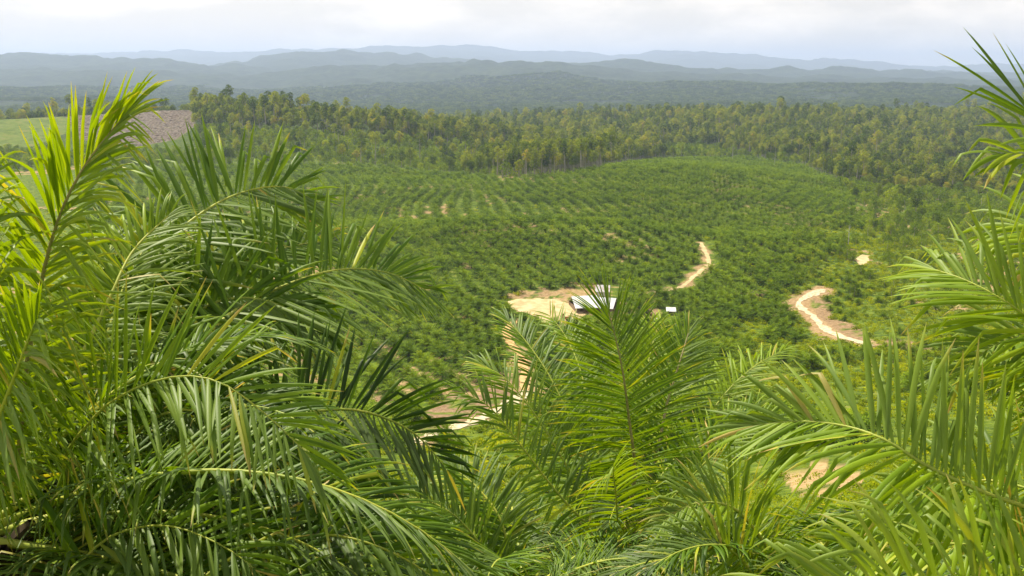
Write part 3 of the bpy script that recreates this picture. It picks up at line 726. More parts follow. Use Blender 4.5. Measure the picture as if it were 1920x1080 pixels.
# ------------------------------------------------------------------ prototypes for scattered vegetation
def mid_palm(seed, nf, npair, Lf=4.0, trunk=1.5):
    rs = np.random.default_rng(seed); VV = []; FF = []; AA = []; n = 0
    c = np.array([0, 0, trunk]); a = rs.uniform(0, 6)
    for k in range(nf):
        a += 2.39996; q = k / nf
        cv = arc(c, a, R(80 - 88 * q ** 1.05 + rs.normal(0, 6)), Lf * rs.uniform(.85, 1.1) * (.75 + .25 * min(1, q * 3)), rs.uniform(1.2, 1.8), n=9)
        v, f, va = leaflets(cv, npair, .95, .26 if npair < 20 else .13, rs, start=.1, segs=2, across=2, droop=.8, snap=0, vlift=(0, 22), var0=.68 * (1 - q) ** 1.7, varr=.25, yellow=.01)  # older outer fronds are darker, with shade under the crown put into the tone
        VV.append(v); FF.append(f + n); AA.append(va); n += len(v)
    nv = n
    mb = MB(); mb.tube([(0, 0, -.8), (0, 0, trunk * .6), (0, 0, trunk + .3)], [.42, .38, .25], 7)
    tv = np.concatenate(mb.v); tf = np.concatenate(mb.f)
    return VV, FF, AA, tv, tf
def mid_palm_mesh(name, *a, **k):
    VV, FF, AA, tv, tf = mid_palm(*a, **k)
    V = np.concatenate(VV + [tv]); n = sum(len(v) for v in VV)
    Fc = np.concatenate(FF + [tf + n]); A = np.concatenate(AA + [np.zeros(len(tv))])
    mi = np.concatenate([np.zeros(sum(len(f) for f in FF)), np.ones(len(tf))])
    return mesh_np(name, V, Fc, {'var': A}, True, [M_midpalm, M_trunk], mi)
def leaf_cloud(rs, centres, radii, nleaf, size, squash=.75, inner=.25):
    """small leaf clumps (bent quads) spread on and inside each lobe"""
    V = []; A = []
    for c, r in zip(centres, radii):
        m = max(6, int(nleaf * r * r))
        d = unit(rs.normal(0, 1, (m, 3))); d[:, 2] = np.where(d[:, 2] < -.45, -d[:, 2], d[:, 2])
        rad = r * (1 - inner * rs.random(m) ** 2) * (1 + .16 * rs.normal(0, 1, m))
        p = c + d * rad[:, None] * np.array([1, 1, squash])
        nrm = unit(d + rs.normal(0, .55, (m, 3))); t1 = unit(np.cross(nrm, rs.normal(0, 1, (m, 3)))); t2 = np.cross(nrm, t1)
        s = size * rs.uniform(.55, 1.25, m)[:, None]
        q = np.stack([p - t1 * s * .5, p - t2 * s * .32 , p + t1 * s * .5, p + t2 * s * .32 + nrm * s * .1], 1)
        V.append(q.reshape(-1, 3)); A.append(np.repeat(np.clip(rs.random() * .6 + rs.random(m) * .4, 0, 1), 4))
    V = np.concatenate(V); A = np.concatenate(A)
    return V, np.arange(len(V)).reshape(-1, 4), A
def tree_geo(seed, kind, dens=1.0):
    rs = np.random.default_rng(seed); mb = MB()
    if kind == 'tall': h, cr, cb, nlobe, rl = rs.uniform(24, 29), 3.4, .55, 9, (1.4, 2.2)
    elif kind == 'broad': h, cr, cb, nlobe, rl = rs.uniform(17, 22), 5.2, .38, 13, (1.8, 2.9)
    elif kind == 'emergent': h, cr, cb, nlobe, rl = rs.uniform(30, 34), 5.6, .66, 11, (1.9, 2.8)
    else: h, cr, cb, nlobe, rl = rs.uniform(8, 11), 3.6, .2, 9, (1.4, 2.2)
    lean = rs.normal(0, .4, 2)
    tp = [np.array([lean[0] * s * s * 2, lean[1] * s * s * 2, h * .88 * s - 1.0 * (s == 0)]) for s in np.linspace(0, 1, 7)]
    r0 = h * .013 + .08
    mb.tube(tp, [r0 * (1.25 - s) for s in np.linspace(0, 1, 7)], 6)
    cen = []; rad = []
    for i in range(nlobe):
        q = (i + .5) / nlobe; zz = h * (cb + (1 - cb) * (q * .9)) ; prof = math.sin(math.pi * (.18 + .75 * q)) ** .7
        a = i * 2.4 + rs.uniform(-.5, .5); rr = cr * prof * rs.uniform(.35, .8)
        c = np.array([lean[0] * 1.5 + rr * math.cos(a), lean[1] * 1.5 + rr * math.sin(a), zz]); cen.append(c); rad.append(rs.uniform(*rl) * (.75 + .35 * prof))
        st = np.array([lean[0] * q, lean[1] * q, zz - rs.uniform(.8, 2.2)]); st[2] = min(st[2], h * .86)
        mb.tube([st, (st + c) / 2 + [0, 0, -.2], c], [r0 * .4, r0 * .28, r0 * .12], 4)
    v, f, a = leaf_cloud(rs, cen, rad, 15 * dens, 1.05 / math.sqrt(dens) if kind != 'shrub' else .9 / math.sqrt(dens))
    return mb, v, f, a
def tree_mesh(name, seed, kind, mat, dens=1.0):
    mb, v, f, a = tree_geo(seed, kind, dens)
    tv = np.concatenate(mb.v); tf = np.concatenate(mb.f)
    return mesh_np(name, np.concatenate([v, tv]), np.concatenate([f, tf + len(v)]), {'var': np.concatenate([a, np.zeros(len(tv))])}, False, [mat, M_bark],
                   np.concatenate([np.zeros(len(f)), np.ones(len(tf))]))
def bush_mesh(name, seed, mat, r=1.6, n=5, size=.5, dens=26):
    rs = np.random.default_rng(seed)
    cen = [np.array([rs.normal(0, r * .5), rs.normal(0, r * .5), rs.uniform(.1, .55) * r]) for _ in range(n)]
    v, f, a = leaf_cloud(rs, cen, [r * rs.uniform(.4, .75) for _ in range(n)], dens, size, .7)
    return mesh_np(name, v, f, {'var': a}, False, [mat])
def far_patch(name, seed, mat, R0=16, n=11):
    rs = np.random.default_rng(seed); cen = []; rad = []
    for i in range(n):
        a = rs.uniform(0, 6.28); r = R0 * math.sqrt(rs.random()); rr = rs.uniform(3.2, 5.6)
        cen.append(np.array([r * math.cos(a), r * math.sin(a), rs.uniform(9, 17)])); rad.append(rr)
    v, f, a = leaf_cloud(rs, cen, rad, 2.0, 2.6, .8)
    return mesh_np(name, v, f, {'var': a}, False, [mat])

def coll(name, meshes):
    c = bpy.data.collections.new(name)
    for i, m in enumerate(meshes):
        o = bpy.data.objects.new('%s_%02d' % (name, i), m); c.objects.link(o)
    return c
def scatter(name, pts, scl, c, nvar, label, rs, tilt=.0):
    n = len(pts)
    me = bpy.data.meshes.new(name); me.vertices.add(n); me.vertices.foreach_set('co', np.asarray(pts, np.float32).ravel())
    rot = np.stack([rs.normal(0, tilt, n), rs.normal(0, tilt, n), rs.uniform(0, 6.28, n) ], 1)
    for an, ty, val in (('rot', 'FLOAT_VECTOR', rot), ('scl', 'FLOAT', scl), ('idx', 'INT', rs.integers(0, nvar, n))):
        a = me.attributes.new(an, ty, 'POINT'); a.data.foreach_set('vector' if ty == 'FLOAT_VECTOR' else 'value', np.asarray(val, np.int32 if ty == 'INT' else np.float32).ravel())
    o = link(name, me)
    g = bpy.data.node_groups.new(name + '_scatter', 'GeometryNodeTree')
    g.interface.new_socket('Geometry', in_out='INPUT', socket_type='NodeSocketGeometry'); g.interface.new_socket('Geometry', in_out='OUTPUT', socket_type='NodeSocketGeometry')
    gi = g.nodes.new('NodeGroupInput'); go = g.nodes.new('NodeGroupOutput')
    ip = g.nodes.new('GeometryNodeInstanceOnPoints'); ci = g.nodes.new('GeometryNodeCollectionInfo')
    ci.inputs['Collection'].default_value = c; ci.inputs['Separate Children'].default_value = True; ci.inputs['Reset Children'].default_value = True
    def na(nm, dt):
        x = g.nodes.new('GeometryNodeInputNamedAttribute'); x.data_type = dt; x.inputs['Name'].default_value = nm; return x.outputs['Attribute']
    g.links.new(gi.outputs[0], ip.inputs['Points']); g.links.new(ci.outputs[0], ip.inputs['Instance'])
    ip.inputs['Pick Instance'].default_value = True
    g.links.new(na('idx', 'INT'), ip.inputs['Instance Index'])
    e2r = g.nodes.new('FunctionNodeEulerToRotation'); g.links.new(na('rot', 'FLOAT_VECTOR'), e2r.inputs[0]); g.links.new(e2r.outputs[0], ip.inputs['Rotation'])
    g.links.new(na('scl', 'FLOAT'), ip.inputs['Scale'])
    g.links.new(ip.outputs[0], go.inputs[0])
    md = o.modifiers.new('scatter', 'NODES'); md.node_group = g
    tag(o, label, None, None, 'stuff')
    return o

def visible(x, y, z, lift=3.0):
    """is the point (lifted) seen over the terrain from the lookout?"""
    x = np.asarray(x); y = np.asarray(y); z = np.asarray(z) + lift
    ok = np.ones(len(x), bool)
    for s in np.linspace(.12, .985, 60):
        ok &= (CZ + (z - CZ) * s) > height(x * s, y * s) - .5
    return ok

# ------------------------------------------------------------------ plantation palms
PLANT = [(150, 318), (540, 308), (700, 313), (850, 328), (960, 338), (1060, 328), (1150, 312), (1240, 300), (1400, 296), (1500, 312), (1560, 337), (1620, 352), (1655, 370), (1640, 405),
         (1600, 450), (1560, 480), (1500, 500), (1540, 520), (1640, 500), (1760, 470), (1900, 470), (2000, 500), (2000, 900), (1250, 900), (1000, 800), (900, 840), (700, 860), (150, 860)]
def grid_pts(sp, y0, y1, umax=.62, ang=.5, warp=14, rowf=.866):
    xm = y1 * umax
    a = np.arange(-xm * 1.6, xm * 1.6, sp); bb = np.arange(-200, y1 * 1.7, sp * rowf)
    A, B_ = np.meshgrid(a, bb); A = A + (np.arange(len(bb)) % 2)[:, None] * sp / 2 * (rowf < 1)
    ca, sa = math.cos(ang), math.sin(ang)
    x = A * ca - (B_ - y1 * .4) * sa; y = A * sa + (B_ - y1 * .4) * ca + y1 * .4
    x = x + warp * fbm(x, y, 220, 2, 91); y = y + warp * fbm(x, y, 220, 2, 92)
    x = x.ravel(); y = y.ravel()
    m = (y > y0) & (y < y1) & (np.abs(x) < y * umax)
    return x[m], y[m]
rs = np.random.default_rng(7)
px_, py_ = grid_pts(7.9, 150, 1400, ang=-1.30, warp=38, rowf=1.16)
px_ = px_ + rs.normal(0, .4, len(px_)); py_ = py_ + rs.normal(0, .4, len(py_))
pz_ = height(px_, py_)
qx, qy = proj(px_, py_, pz_)
m = inpoly(qx, qy, PLANT)
for line, w in ((track_mid, 5.5), (road_right, 8), (track_low, 6.5), (track_steps, 5)): m &= segdist(px_, py_, line) > w
m &= ~inpoly(px_, py_, np.array(clearing)) & ~inpoly(qx, qy, [(1060, 540), (1165, 535), (1170, 605), (1060, 615), (990, 612), (950, 570), (950, 556)])
m &= ~inpoly(px_, py_, np.array(patch_right)) & ~inpoly(qx, qy, [(850, 850), (870, 800), (960, 765), (1010, 740), (1010, 850)]) 
m &= ~inpoly(qx, qy, [(780, 830), (800, 760), (870, 735), (990, 700), (990, 735), (905, 785)]) & ~inpoly(qx, qy, [(1244, 575), (1272, 575), (1272, 596), (1220, 610), (1215, 592)])
thin = fbm(px_, py_, 70, 3, 41) + .3 * rs.random(len(px_))
dens = np.where(inpoly(qx, qy, [(1390, 470), (1470, 440), (1560, 400), (1660, 360), (2000, 430), (2000, 900), (1450, 780), (1380, 640), (1420, 560)]), .10, .95)
dens = np.where(inpoly(qx, qy, [(1500, 520), (2000, 520), (2000, 680), (1640, 650), (1560, 600)]), .02, dens)
m &= thin < dens
px_, py_, pz_, qx, qy = (a[m] for a in (px_, py_, pz_, qx, qy))
psc = rs.uniform(.92, 1.36, len(px_)) * np.where((qx > 1500) & (qy > 500) & (qy < 680), .6, 1.0)
vis = visible(px_, py_, pz_, 3.5)
HID = [(-50, 1100), (-50, 420), (280, 330), (540, 360), (700, 480), (830, 560), (860, 640), (640, 640), (560, 720), (780, 800), (850, 880), (1000, 760), (1060, 640), (1200, 640), (1280, 600), (1340, 640), (1340, 800), (1900, 760), (1920, 520), (2000, 500), (2000, 1100)]
seen = vis & (qx > 20) & (qx < 1900) & ~inpoly(qx, qy - 8, HID)
order = np.argsort(np.where(seen, py_, 1e9)); ind = order[:285]
rest = np.setdiff1d(np.arange(len(px_)), ind)
# drop those no one could see at all
rest = rest[vis[rest] | (py_[rest] < 400)]
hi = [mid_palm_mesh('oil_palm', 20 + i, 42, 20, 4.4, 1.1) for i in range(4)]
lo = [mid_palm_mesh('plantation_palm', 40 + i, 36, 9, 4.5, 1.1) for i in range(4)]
def plabel(x, y):
    if inpoly(np.array([x]), np.array([y]), [(1330, 500), (2000, 430), (2000, 1100), (1330, 1100)])[0]:
        if y < 560: return 'oil palm in the green dip behind the bleached dirt road', 'oil palms in the dip behind the bleached road'
        if x > 1560 and y < 665: return 'small oil palm among yellow green creepers beside the bleached road', 'small oil palms among the creepers'
        return 'oil palm below the bleached dirt road on the right', 'oil palms below the bleached road'
    if x < 1000 and y > 600: return 'oil palm on the red earth slope above the lower pale road', 'oil palms above the lower road'
    if x < 1000: return 'oil palm left of the sandy yard at the foot of the mound', 'oil palms left of the sandy yard'
    if y > 556: return 'oil palm between the white shed and the right valley', 'oil palms right of the white shed'
    return 'oil palm in the front rows of the mound behind the white shed', 'oil palms in the front rows of the mound'
for k, i in enumerate(ind):
    o = link('oil_palm', hi[k % 4] if py_[i] < 700 else lo[k % 4], None, (px_[i], py_[i], pz_[i]))
    o.rotation_euler = (rs.normal(0, .05), rs.normal(0, .05), rs.uniform(0, 6.28)); o.scale = (psc[i],) * 3
    lb, gp = plabel(qx[i], qy[i]); tag(o, lb, 'palm', gp)
scatter('palm_plantation', np.stack([px_, py_, pz_], 1)[rest], psc[rest], coll('plantation_palm', lo), 4, 'closely planted oil palms covering the farther slopes in rows', rs, .05)

# ------------------------------------------------------------------ forest
tall = [('tall', 60 + i) for i in range(4)]; broad = [('broad', 70 + i) for i in range(5)]; emer = [('emergent', 80 + i) for i in range(2)]; shrub = [('shrub', 90 + i) for i in range(4)]
geo_cache = {}
def tree_parts(kind, seed, mat):
    key = (kind, seed, mat.name)
    if key not in geo_cache:
        mb, v, f, a = tree_geo(seed, kind, 1.3)
        geo_cache[key] = (mb.mesh('trunk', [M_bark], True), mesh_np('crown', v, f, {'var': a}, False, [mat]))
    return geo_cache[key]
def add_tree(x, y, kind, seed, label, group=None, mat=None, s=1.0, name='forest_tree'):
    tm, cm = tree_parts(kind, seed, mat or M_forest)
    o = bpy.data.objects.new(name, None); COL.objects.link(o); o.location = (x, y, H(x, y)); o.rotation_euler = (0, 0, rs.uniform(0, 6.28)); o.scale = (s, s, s)
    tag(o, label, 'tree', group)
    link('trunk', tm, o); link('crown', cm, o)
    return o
def rand_pts(sp, y0, y1, umax=.6):
    x, y = grid_pts(sp, y0, y1, umax, .2, 3)
    return x + rs.normal(0, sp * .3, len(x)), y + rs.normal(0, sp * .3, len(y))
FRONT = [(-400, 330), (150, 318), (540, 306), (700, 311), (850, 326), (960, 336), (1060, 326), (1150, 310), (1240, 298), (1400, 294), (1500, 310), (1560, 335), (1620, 350), (1660, 372), (1700, 400), (1760, 425), (2000, 440), (2300, 440), (2300, -100), (-400, -100)]
SCRUB = [(380, 240), (560, 246), (700, 258), (880, 275), (1010, 295), (1010, 345), (840, 330), (700, 315), (540, 310), (380, 306), (200, 305), (240, 285)]
fx, fy = rand_pts(8.3, 640, 1620)
fz = height(fx, fy); gx_, gy_ = proj(fx, fy, fz)
SPILL = [(1560, 340), (1620, 345), (1660, 366), (2000, 430), (2000, 500), (1780, 465), (1640, 455), (1590, 470), (1640, 410), (1600, 375)]
m = (inpoly(gx_, gy_, FRONT) | (inpoly(gx_, gy_, SPILL) & (rs.random(len(fx)) < .6))) & (fy > np.interp(gx_, [0, 1500, 1700, 1900], [850, 760, 620, 600])) & visible(fx, fy, fz, 16)
m &= ~inpoly(gx_, gy_, FIELD) & ~inpoly(gx_, gy_, CLEARCUT)
fx, fy, fz, gx_, gy_ = (a[m] for a in (fx, fy, fz, gx_, gy_))
scr = inpoly(gx_, gy_, SCRUB) | (inpoly(gx_, gy_, SPILL) & (rs.random(len(fx)) < .8)) | ((gx_ > 1230) & (gy_ > 275) & (fbm(fx, fy, 90, 3, 222) > -.04)) | ((gx_ > 1600) & (gy_ > 385)) | ((gx_ < 420) & (gy_ > 240))
scr &= ~((gx_ > 860) & (gx_ < 1030) & (rs.random(len(gx_)) < (gx_ - 860) / 160))
scr &= ~((rs.random(len(gx_)) < .07) & (gx_ > 380) & (gx_ < 1010))
nocut = ~((gx_ < 365) & (gy_ < 284) & (gy_ > 225))
scr &= nocut
sx, sy, sz = fx[scr], fy[scr], fz[scr]
tx, ty, tz, tgx, tgy = (a[~scr & nocut] for a in (fx, fy, fz, gx_, gy_))
thin = fbm(tx, ty, 120, 3, 55)
keep = rs.random(len(tx)) < np.clip(.9 + thin, .45, 1)
tx, ty, tz, tgx, tgy = (a[keep] for a in (tx, ty, tz, tgx, tgy))
# the 280 that show largest: the front edge along the plantation and the nearest ones on the right
edge_y = np.array([G(a, b - 3)[1] for a, b in FRONT[1:-4]]); 
onscreen = (tgx > 200) & (tgx < 1900)
score = np.where(onscreen, ty, 1e9)
ind = np.argsort(score)[:270]; rest = np.setdiff1d(np.arange(len(tx)), ind)
def tlabel(x, y):
    if x < 420: return 'dark forest tree near the field and clear cut on the left', 'trees near the left field'
    if x < 930: return 'forest tree along the left half of the plantation edge', 'trees along the left plantation edge'
    if x < 1260: return 'tall pale trunked tree at the plantation edge left of the hilltop', 'tall trunked trees at the plantation edge'
    if x < 1520: return 'forest tree lining the crest of the right plantation hill', 'trees on the right hill crest'
    return 'broad crowned tree on the wooded slope right of the plantation', 'trees right of the plantation'
for k, i in enumerate(ind):
    X_ = tgx[i]
    kd, sdv = (tall[k % 4] if (900 < X_ < 1300 and k % 4 != 0) else broad[k % 5])
    if X_ > 1500 and k % 3 == 0: kd, sdv = shrub[k % 4]
    lb, gp = tlabel(X_, tgy[i]); add_tree(tx[i], ty[i], kd, sdv, lb, gp, s=rs.uniform(.7, 1.08) * (1.0 if X_ < 1500 else .8) * (1.15 if kd == 'tall' else 1))
def at_px(px, py):
    g = G(px, py); return g[0], g[1]
for px, py, kd, sdv, lb, mat, s in [
    (1205, 300, 'broad', 71, 'dark dense crowned tree standing highest above the plantation edge', None, 1.75),
    (1088, 322, 'tall', 61, 'slim yellow green tree with a tall pale trunk at the plantation edge', M_second, 1.35),
    (485, 205, 'emergent', 80, 'tall tree with small crown on the left skyline', None, .6),
    (531, 212, 'emergent', 81, 'round headed tree on the skyline right of the tall one', None, .7),
    (1597, 330, 'broad', 72, 'orange red leaved tree in the right forest', M_red, .8),
    (503, 222, 'shrub', 92, 'bright yellow green tree on the left wooded hill', M_yellow, 1.3),
    (470, 226, 'shrub', 91, 'second yellow green tree just left on the wooded hill', M_yellow, 1.2),
    (1716, 410, 'broad', 74, 'very dark tree at the foot of the right wood', None, 1.05),
    (377, 272, 'tall', 62, 'dark narrow tree standing beside the clear cut', None, .95)]:
    x, y = at_px(px, py); add_tree(x, y, kd, sdv, lb, None, mat, s)
def dead_tree(px, py, h, label, branches=3, r=.28):
    x, y = at_px(px, py); z = H(x, y); mb = MB(); rr = np.random.default_rng(int(px))
    mb.tube([(0, 0, -.5), (.1, 0, h * .4), (0, .1, h * .75), (.25, 0, h)], [r, r * .8, r * .5, r * .2], 6)
    o = link('dead_tree', mb.mesh('dead_tree', [M_dead], True), None, (x, y, z)); tag(o, label, 'tree', 'bare dead trees')
    for i in range(branches):
        b = MB(); zz = h * rr.uniform(.55, .92); a = rr.uniform(0, 6.28); q = rr.uniform(1.2, 3)
        b.tube([(0.05, 0, zz), (math.cos(a) * q * .6, math.sin(a) * q * .6, zz + .8), (math.cos(a) * q, math.sin(a) * q, zz + 2.0)], [r * .3, r * .2, r * .08], 5)
        link('branch', b.mesh('branch', [M_dead], True), o)
dead_tree(1373, 303, 25, 'tall bare pale dead tree above the right hill crest', 3, .35)
dead_tree(1590, 462, 13, 'bare pole like dead tree in the green valley')
dead_tree(1622, 300, 22, 'dead grey trunk in the right forest', 2, .35)
dead_tree(1838, 402, 16, 'short white dead trunk near the right frond tips', 1)
dead_tree(1452, 312, 20, 'thin dead trunk right of the tallest pale one', 2)

proto_f = [tree_mesh('forest_tree', sdv, kd, M_forest, .8) for kd, sdv in tall[:2] + broad + emer[:1]]
fsc = rs.uniform(.5, 1.08, len(rest)) * np.where(rs.random(len(rest)) < .08, 1.3, 1)
stx = [np.stack([tx, ty, tz], 1)[rest]]; sts = [fsc]
x2, y2 = rand_pts(12.5, 1600, 3000, .58); z2 = height(x2, y2); mm = visible(x2, y2, z2, 18); 
stx.append(np.stack([x2, y2, z2], 1)[mm]); sts.append(rs.uniform(.65, 1.2, mm.sum()) * np.where(rs.random(mm.sum()) < .08, 1.3, 1))
pts = np.concatenate(stx); ss = np.concatenate(sts)
scatter('forest', pts, ss, coll('forest_tree_kind', proto_f), len(proto_f), 'dense mixed rainforest covering the ridges beyond the plantation', rs, .03)
print('forest', len(pts), 'palms', len(px_))
x3, y3 = rand_pts(30, 2900, 7200, .56); z3 = height(x3, y3); 
mm = visible(x3, y3, z3, 20) & (fbm(x3, y3, 420, 3, 77) + .25 * rs.random(len(x3)) < .44)
scatter('distant_forest', np.stack([x3, y3, z3 - 3], 1)[mm], rs.uniform(.8, 1.15, mm.sum()), coll('distant_canopy', [far_patch('distant_canopy', 200 + i, M_farf) for i in range(4)]), 4,
        'hazy blue green forest canopy on the distant plain', rs)
print('far', mm.sum())

# low regrowth trees and scrub
proto_s = [tree_mesh('regrowth_tree', sdv, kd, M_regrow, .9) for kd, sdv in shrub]
scatter('scrub_wood', np.stack([sx, sy, sz], 1), rs.uniform(.4, 1.0, len(sx)) * np.where(rs.random(len(sx)) < .05, 1.7, 1), coll('regrowth_tree', proto_s), 4, 'yellow green young regrowth wood beyond and beside the palms', rs, .05)
# felled timber on the clear cut
lx, ly = rand_pts(7, 1050, 1500, .6); lz = height(lx, ly); la, lb_ = proj(lx, ly, lz)
mm = inpoly(la, lb_, CLEARCUT)
def log_mesh(i):
    q = MB(); r_ = np.random.default_rng(i)
    for _ in range(4):
        a = r_.normal(.4, .5); c = np.array([r_.normal(0, 2), r_.normal(0, 2), .4]); d = np.array([math.cos(a), math.sin(a), .04]) * r_.uniform(2.5, 6)
        q.tube([c - d, c + d], [.35, .18], 5)
    return q.mesh('felled_log', [M_bark if i % 2 else M_trunk])
scatter('felled_timber', np.stack([lx, ly, lz], 1)[mm], rs.uniform(.25, .7, mm.sum()), coll('felled_log', [log_mesh(i) for i in range(4)]), 4, 'grey felled logs and slash strewn over the brown clear cut', rs)
# undergrowth
bushes = [bush_mesh('bush', 300 + i, M_second) for i in range(4)]
ux, uy = rand_pts(3.7, 120, 760, .6); uz = height(ux, uy); bx_, by_ = proj(ux, uy, uz)
def clear_of(x, y, a, b):
    k = np.ones(len(x), bool)
    for line, w in ((track_mid, 4.5), (road_right, 5), (track_low, 4.6), (track_steps, 3.6)): k &= segdist(x, y, line) > w
    k &= ~inpoly(x, y, np.array(clearing)) & ~inpoly(x, y, np.array(patch_right))
    k &= ~inpoly(a, b, [(1060, 540), (1165, 535), (1170, 600), (1060, 615), (990, 600), (950, 570)])
    for poly, tn in SOIL_PX: k &= ~(inpoly(a, b, poly) & (rs.random(len(a)) > .13))
    k &= ~inpoly(a, b, [(1246, 576), (1272, 576), (1272, 594), (1246, 594)])
    return k
valley = inpoly(bx_, by_, [(1390, 470), (1480, 435), (1560, 400), (1660, 365), (2100, 400), (2100, 800), (1500, 780), (1300, 640), (1400, 560)])
prob = np.where(valley, .95, .2) * np.where(fbm(ux, uy, 60, 4, 41) > .3, .15, 1)
prob = np.where(inpoly(bx_, by_, [(840, 860), (870, 800), (960, 765), (1010, 740), (1060, 850), (1000, 1000), (700, 1000), (760, 880)]), .9, prob)
mm = (rs.random(len(ux)) < prob) & clear_of(ux, uy, bx_, by_) & visible(ux, uy, uz, 1.5)
scatter('undergrowth', np.stack([ux, uy, uz - .3], 1)[mm], rs.uniform(.5, 1.35, mm.sum()), coll('bush', bushes), 4, 'low yellow green creepers and bushes covering the open ground', rs, .1)
print('under', mm.sum())
# taller bushes in the right valley
mm2 = valley & (rs.random(len(ux)) < .08) & clear_of(ux, uy, bx_, by_) & (by_ < 560)
scatter('valley_bushes', np.stack([ux, uy, uz], 1)[mm2], rs.uniform(.3, .75, mm2.sum()), coll('valley_shrub', proto_s), 4, 'taller rounded bushes in the right hand valley', rs, .05)
# leafy cover on the near slope
nx_, ny_ = rand_pts(1.5, 8, 130, .62); nz_ = height(nx_, ny_); ax_, ay_ = proj(nx_, ny_, nz_)
mm = (rs.random(len(nx_)) < .75) & ~(inpoly(ax_, ay_, [(1430, 885), (1500, 860), (1600, 855), (1640, 900), (1560, 950), (1470, 940)]) & (rs.random(len(nx_)) < .8))
scatter('slope_plants', np.stack([nx_, ny_, nz_ - .1], 1)[mm], rs.uniform(.5, 1.2, mm.sum()), coll('slope_plant', [bush_mesh('slope_plant', 320 + i, M_second, .8, 5, .2, 60) for i in range(3)]), 3, 'dense leafy ground cover on the slope under the near palms', rs, .2)
print('near', mm.sum())

# ------------------------------------------------------------------ shed, hut, yard things
M_roof = simple_mat('pale_zinc_roof', (.66, .67, .68), .5, .3, .6, spec=.4)
M_roof_b = simple_mat('rusted_blue_zinc', (.50, .52, .56), .6, col2=(.36, .26, .2), scale=.8)
M_wood = simple_mat('weathered_planks', (.30, .22, .15), .9, .4, 3)
M_wallw = simple_mat('whitewashed_boards', (.62, .60, .55), .9, .25, 2)
M_dark = simple_mat('dark_opening', (.03, .025, .02), .9)
M_blue = simple_mat('blue_tarpaulin', (.10, .24, .50), .5, .3, 2)
M_rust = simple_mat('rusty_red_paint', (.40, .12, .06), .7, .4, 3)
M_tyre = simple_mat('black_rubber', (.03, .03, .03), .9)
def corr_roof(w, d, rise, over=.5, gable=True, step=.38):
    """corrugated sheets as real ridged geometry, ridge along x"""
    xs_ = np.arange(-w / 2 - over, w / 2 + over + .01, step / 2); V = []; nx2 = len(xs_)
    prof = [(-d / 2 - over, -over * rise / (d / 2)), (0, rise), (d / 2 + over, -over * rise / (d / 2))] if gable else [(-d / 2 - over, -rise * .1), (d / 2 + over, rise)]
    for yy, zz in prof:
        for i, x in enumerate(xs_): V.append((x, yy, zz + (.045 if i % 2 else -.045)))
    n1 = len(V); V += [(a, b, c - .05) for a, b, c in V]
    Fc = []
    for r in range(len(prof) - 1):
        for i in range(nx2 - 1):
            a = r * nx2 + i; Fc.append((a, a + 1, a + nx2 + 1, a + nx2)); Fc.append((n1 + a, n1 + a + nx2, n1 + a + nx2 + 1, n1 + a + 1))
    return V, Fc
def building(name, x, y, rz, w, d, h, rise, roofmat, wallmat, label, cat, gable=True, openside=True, s=1):
    z = H(x, y); o = bpy.data.objects.new(name, None); COL.objects.link(o); o.location = (x, y, z); o.rotation_euler = (0, 0, rz); tag(o, label, cat)
    V, Fc = corr_roof(w, d, rise, gable=gable); mb = MB(); mb.add([(a, b, c + h) for a, b, c in V], Fc); link('roof', mb.mesh('roof', [roofmat]), o)
    mb = MB()
    if openside: 
        mb.box((0, d / 2 - .06, h / 2 - .3), (w, .1, h + .5)); mb.box((-w / 2 + .06, .06, h / 2 - .3), (.1, d - .2, h + .5)); mb.box((w * .2, 0, h / 2 - .3), (.1, d * .8, h + .4))
        mb.box((w * .35, -d / 2 + .1, h / 2 - .3), (w * .28, .1, h + .4))
    else:
        for sx2, sy2, ww, dd in ((0, d / 2 - .05, w, .1), (0, -d / 2 + .05, w, .1), (-w / 2 + .05, 0, .1, d - .22), (w / 2 - .05, 0, .1, d - .22)): mb.box((sx2, sy2, h / 2 - .3), (ww, dd, h + .5))
    link('wall', mb.mesh('wall', [wallmat]), o)
    for k, xx in enumerate(np.linspace(-w / 2 + .25, w / 2 - .25, 4)):
        p = MB(); p.box((xx, -d / 2 - .14, h / 2 - .4), (.16, .16, h + .6)); link('post', p.mesh('post', [M_wood]), o)
    if not openside:
        p = MB(); p.box((0, -d / 2 - .02, 1.0), (.9, .06, 2.0)); link('door', p.mesh('door', [M_wood]), o)
    return o
g1 = G(1096, 584); sc_ = g1[1] / F
building('shed', g1[0], g1[1] + 4, R(12), 46 * sc_, 12, 2.2, 3.4, M_roof, M_wood, 'long white zinc roofed shed at the right end of the sandy yard', 'shed')
g2 = G(1139, 589)
building('shed', g2[0], g2[1] + 4, R(-18), 34 * sc_, 11.0, 2.6, 3.0, M_roof, M_wood, 'shorter white roofed shed joined on the right behind the palm frond', 'shed')
g3 = G(1133, 566)
building('shed', g3[0], g3[1] + 5, R(-6), 27 * sc_, 7.0, 4.0, 2.0, M_roof_b, M_wallw, 'small shed with rusty blue grey roof behind the white ones', 'shed', openside=False)
g4 = G(1258, 589)
building('hut', g4[0], g4[1], R(-5), 14 * sc_, 2.8, 1.7, .8, M_roof, M_wood, 'tiny open hut with grey white roof among the palms', 'hut', gable=False)
g5 = G(1231, 604)
building('hut', g5[0], g5[1], R(20), 1.6, 1.4, 1.1, .3, M_roof_b, M_wood, 'very small low shelter left of and below the white roofed hut', 'hut', gable=False)
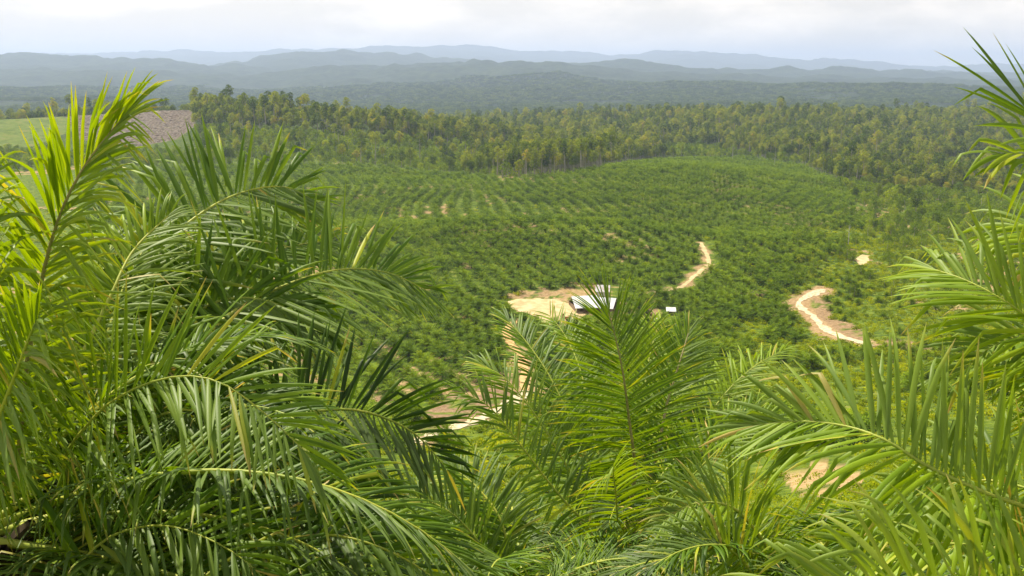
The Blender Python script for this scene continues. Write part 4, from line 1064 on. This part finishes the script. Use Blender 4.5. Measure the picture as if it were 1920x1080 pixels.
# tarpaulin heap
g6 = G(1040, 606); xs2 = np.linspace(-2.2, 2.2, 14); ys2 = np.linspace(-1.3, 1.3, 10); XA, YA = np.meshgrid(xs2, ys2)
ZA = .9 * np.exp(-(XA ** 2 / 3 + YA ** 2 / 1.2)) + .18 * fbm(XA, YA, 1.1, 3, 8) + .2
i2 = (np.arange(9)[:, None] * 14 + np.arange(13)[None, :]).ravel()
tarp = link('tarpaulin', mesh_np('tarpaulin', np.stack([XA, YA, ZA], -1).reshape(-1, 3), np.stack([i2, i2 + 1, i2 + 15, i2 + 14], 1), None, True, [M_blue]), None, (g6[0], g6[1], g6[2] + .15))
mo = tarp.modifiers.new('thick', 'SOLIDIFY'); mo.thickness = .04
tag(tarp, 'crumpled blue tarpaulin over a heap in the sandy yard', 'tarpaulin')
def cart(px, py, rz, label, s=1.0):
    g = G(px, py); o = bpy.data.objects.new('cart', None); COL.objects.link(o); o.location = (g[0], g[1], g[2] + .1); o.rotation_euler = (0, 0, rz); o.scale = (s, s, s)
    tag(o, label, 'cart', 'rusty carts in the yard')
    b = MB(); b.box((0, 0, .75), (2.2, 1.3, .12)); b.box((0, .62, 1.1), (2.2, .06, .6)); b.box((0, -.62, 1.1), (2.2, .06, .6)); b.box((1.07, 0, 1.1), (.06, 1.18, .6)); b.box((-1.07, 0, 1.1), (.06, 1.18, .6))
    b.box((-1.7, 0, .72), (1.2, .1, .1)); link('body', b.mesh('body', [M_rust]), o)
    for sy2 in (-1, 1):
        w = MB(); w.tube([(.1, sy2 * .75, .42), (.1, sy2 * .93, .42)], [.42, .42], 14); w.tube([(.1, sy2 * .76, .42), (.1, sy2 * .765, .42)], [.42, .02], 14); w.tube([(.1, sy2 * .925, .42), (.1, sy2 * .93, .42)], [.42, .02], 14)
        link('wheel', w.mesh('wheel', [M_tyre]), o)
cart(1055, 596, R(80), 'rust red cart farther back in the sandy yard', 1.0)
cart(1063, 602, R(10), 'rust red cart in front, nearer the white shed', 1.1)
# fallen bleached log with broken limbs
g7 = G(1402, 556); mb = MB()
mb.tube([(-3, 0, .2), (-1, .2, .7), (1.2, 0, 1.4), (2.6, .1, 2.4)], [.28, .25, .18, .06], 7)
fl = link('fallen_log', mb.mesh('fallen_log', [M_dead], True), None, g7); tag(fl, 'bleached fallen log with bare limbs among dark palms', 'log')
for a, b_ in (((-1, .2, .7), (-1.6, .3, 2.2)), ((1.2, 0, 1.4), (.6, -.2, 2.6)), ((.2, 0, 1.1), (1.4, .4, .4))):
    q = MB(); q.tube([a, b_], [.14, .04], 5); link('branch', q.mesh('branch', [M_dead], True), fl)

# ------------------------------------------------------------------ haze
mh = bpy.data.materials.new('haze'); mh.use_nodes = True; t = mh.node_tree; t.nodes.clear()
ho = N(t, 'ShaderNodeOutputMaterial'); hv = N(t, 'ShaderNodeVolumePrincipled')
hv.inputs['Color'].default_value = (.57, .70, .98, 1); hv.inputs['Density'].default_value = HAZE_DENSITY; hv.inputs['Anisotropy'].default_value = .25
L(t, hv.outputs[0], ho.inputs['Volume'])
zmin = float(Z.min()) - 3; zmax = float(Z.max()) + 40
mb = MB(); mb.box((0, 22000, (zmin + zmax) / 2), (320000, 48000, zmax - zmin))
hz = link('haze', mb.mesh('haze', [mh])); tag(hz, 'pale blue haze filling the air over the hills', None, None, 'stuff')
print('haze z', zmin, zmax)
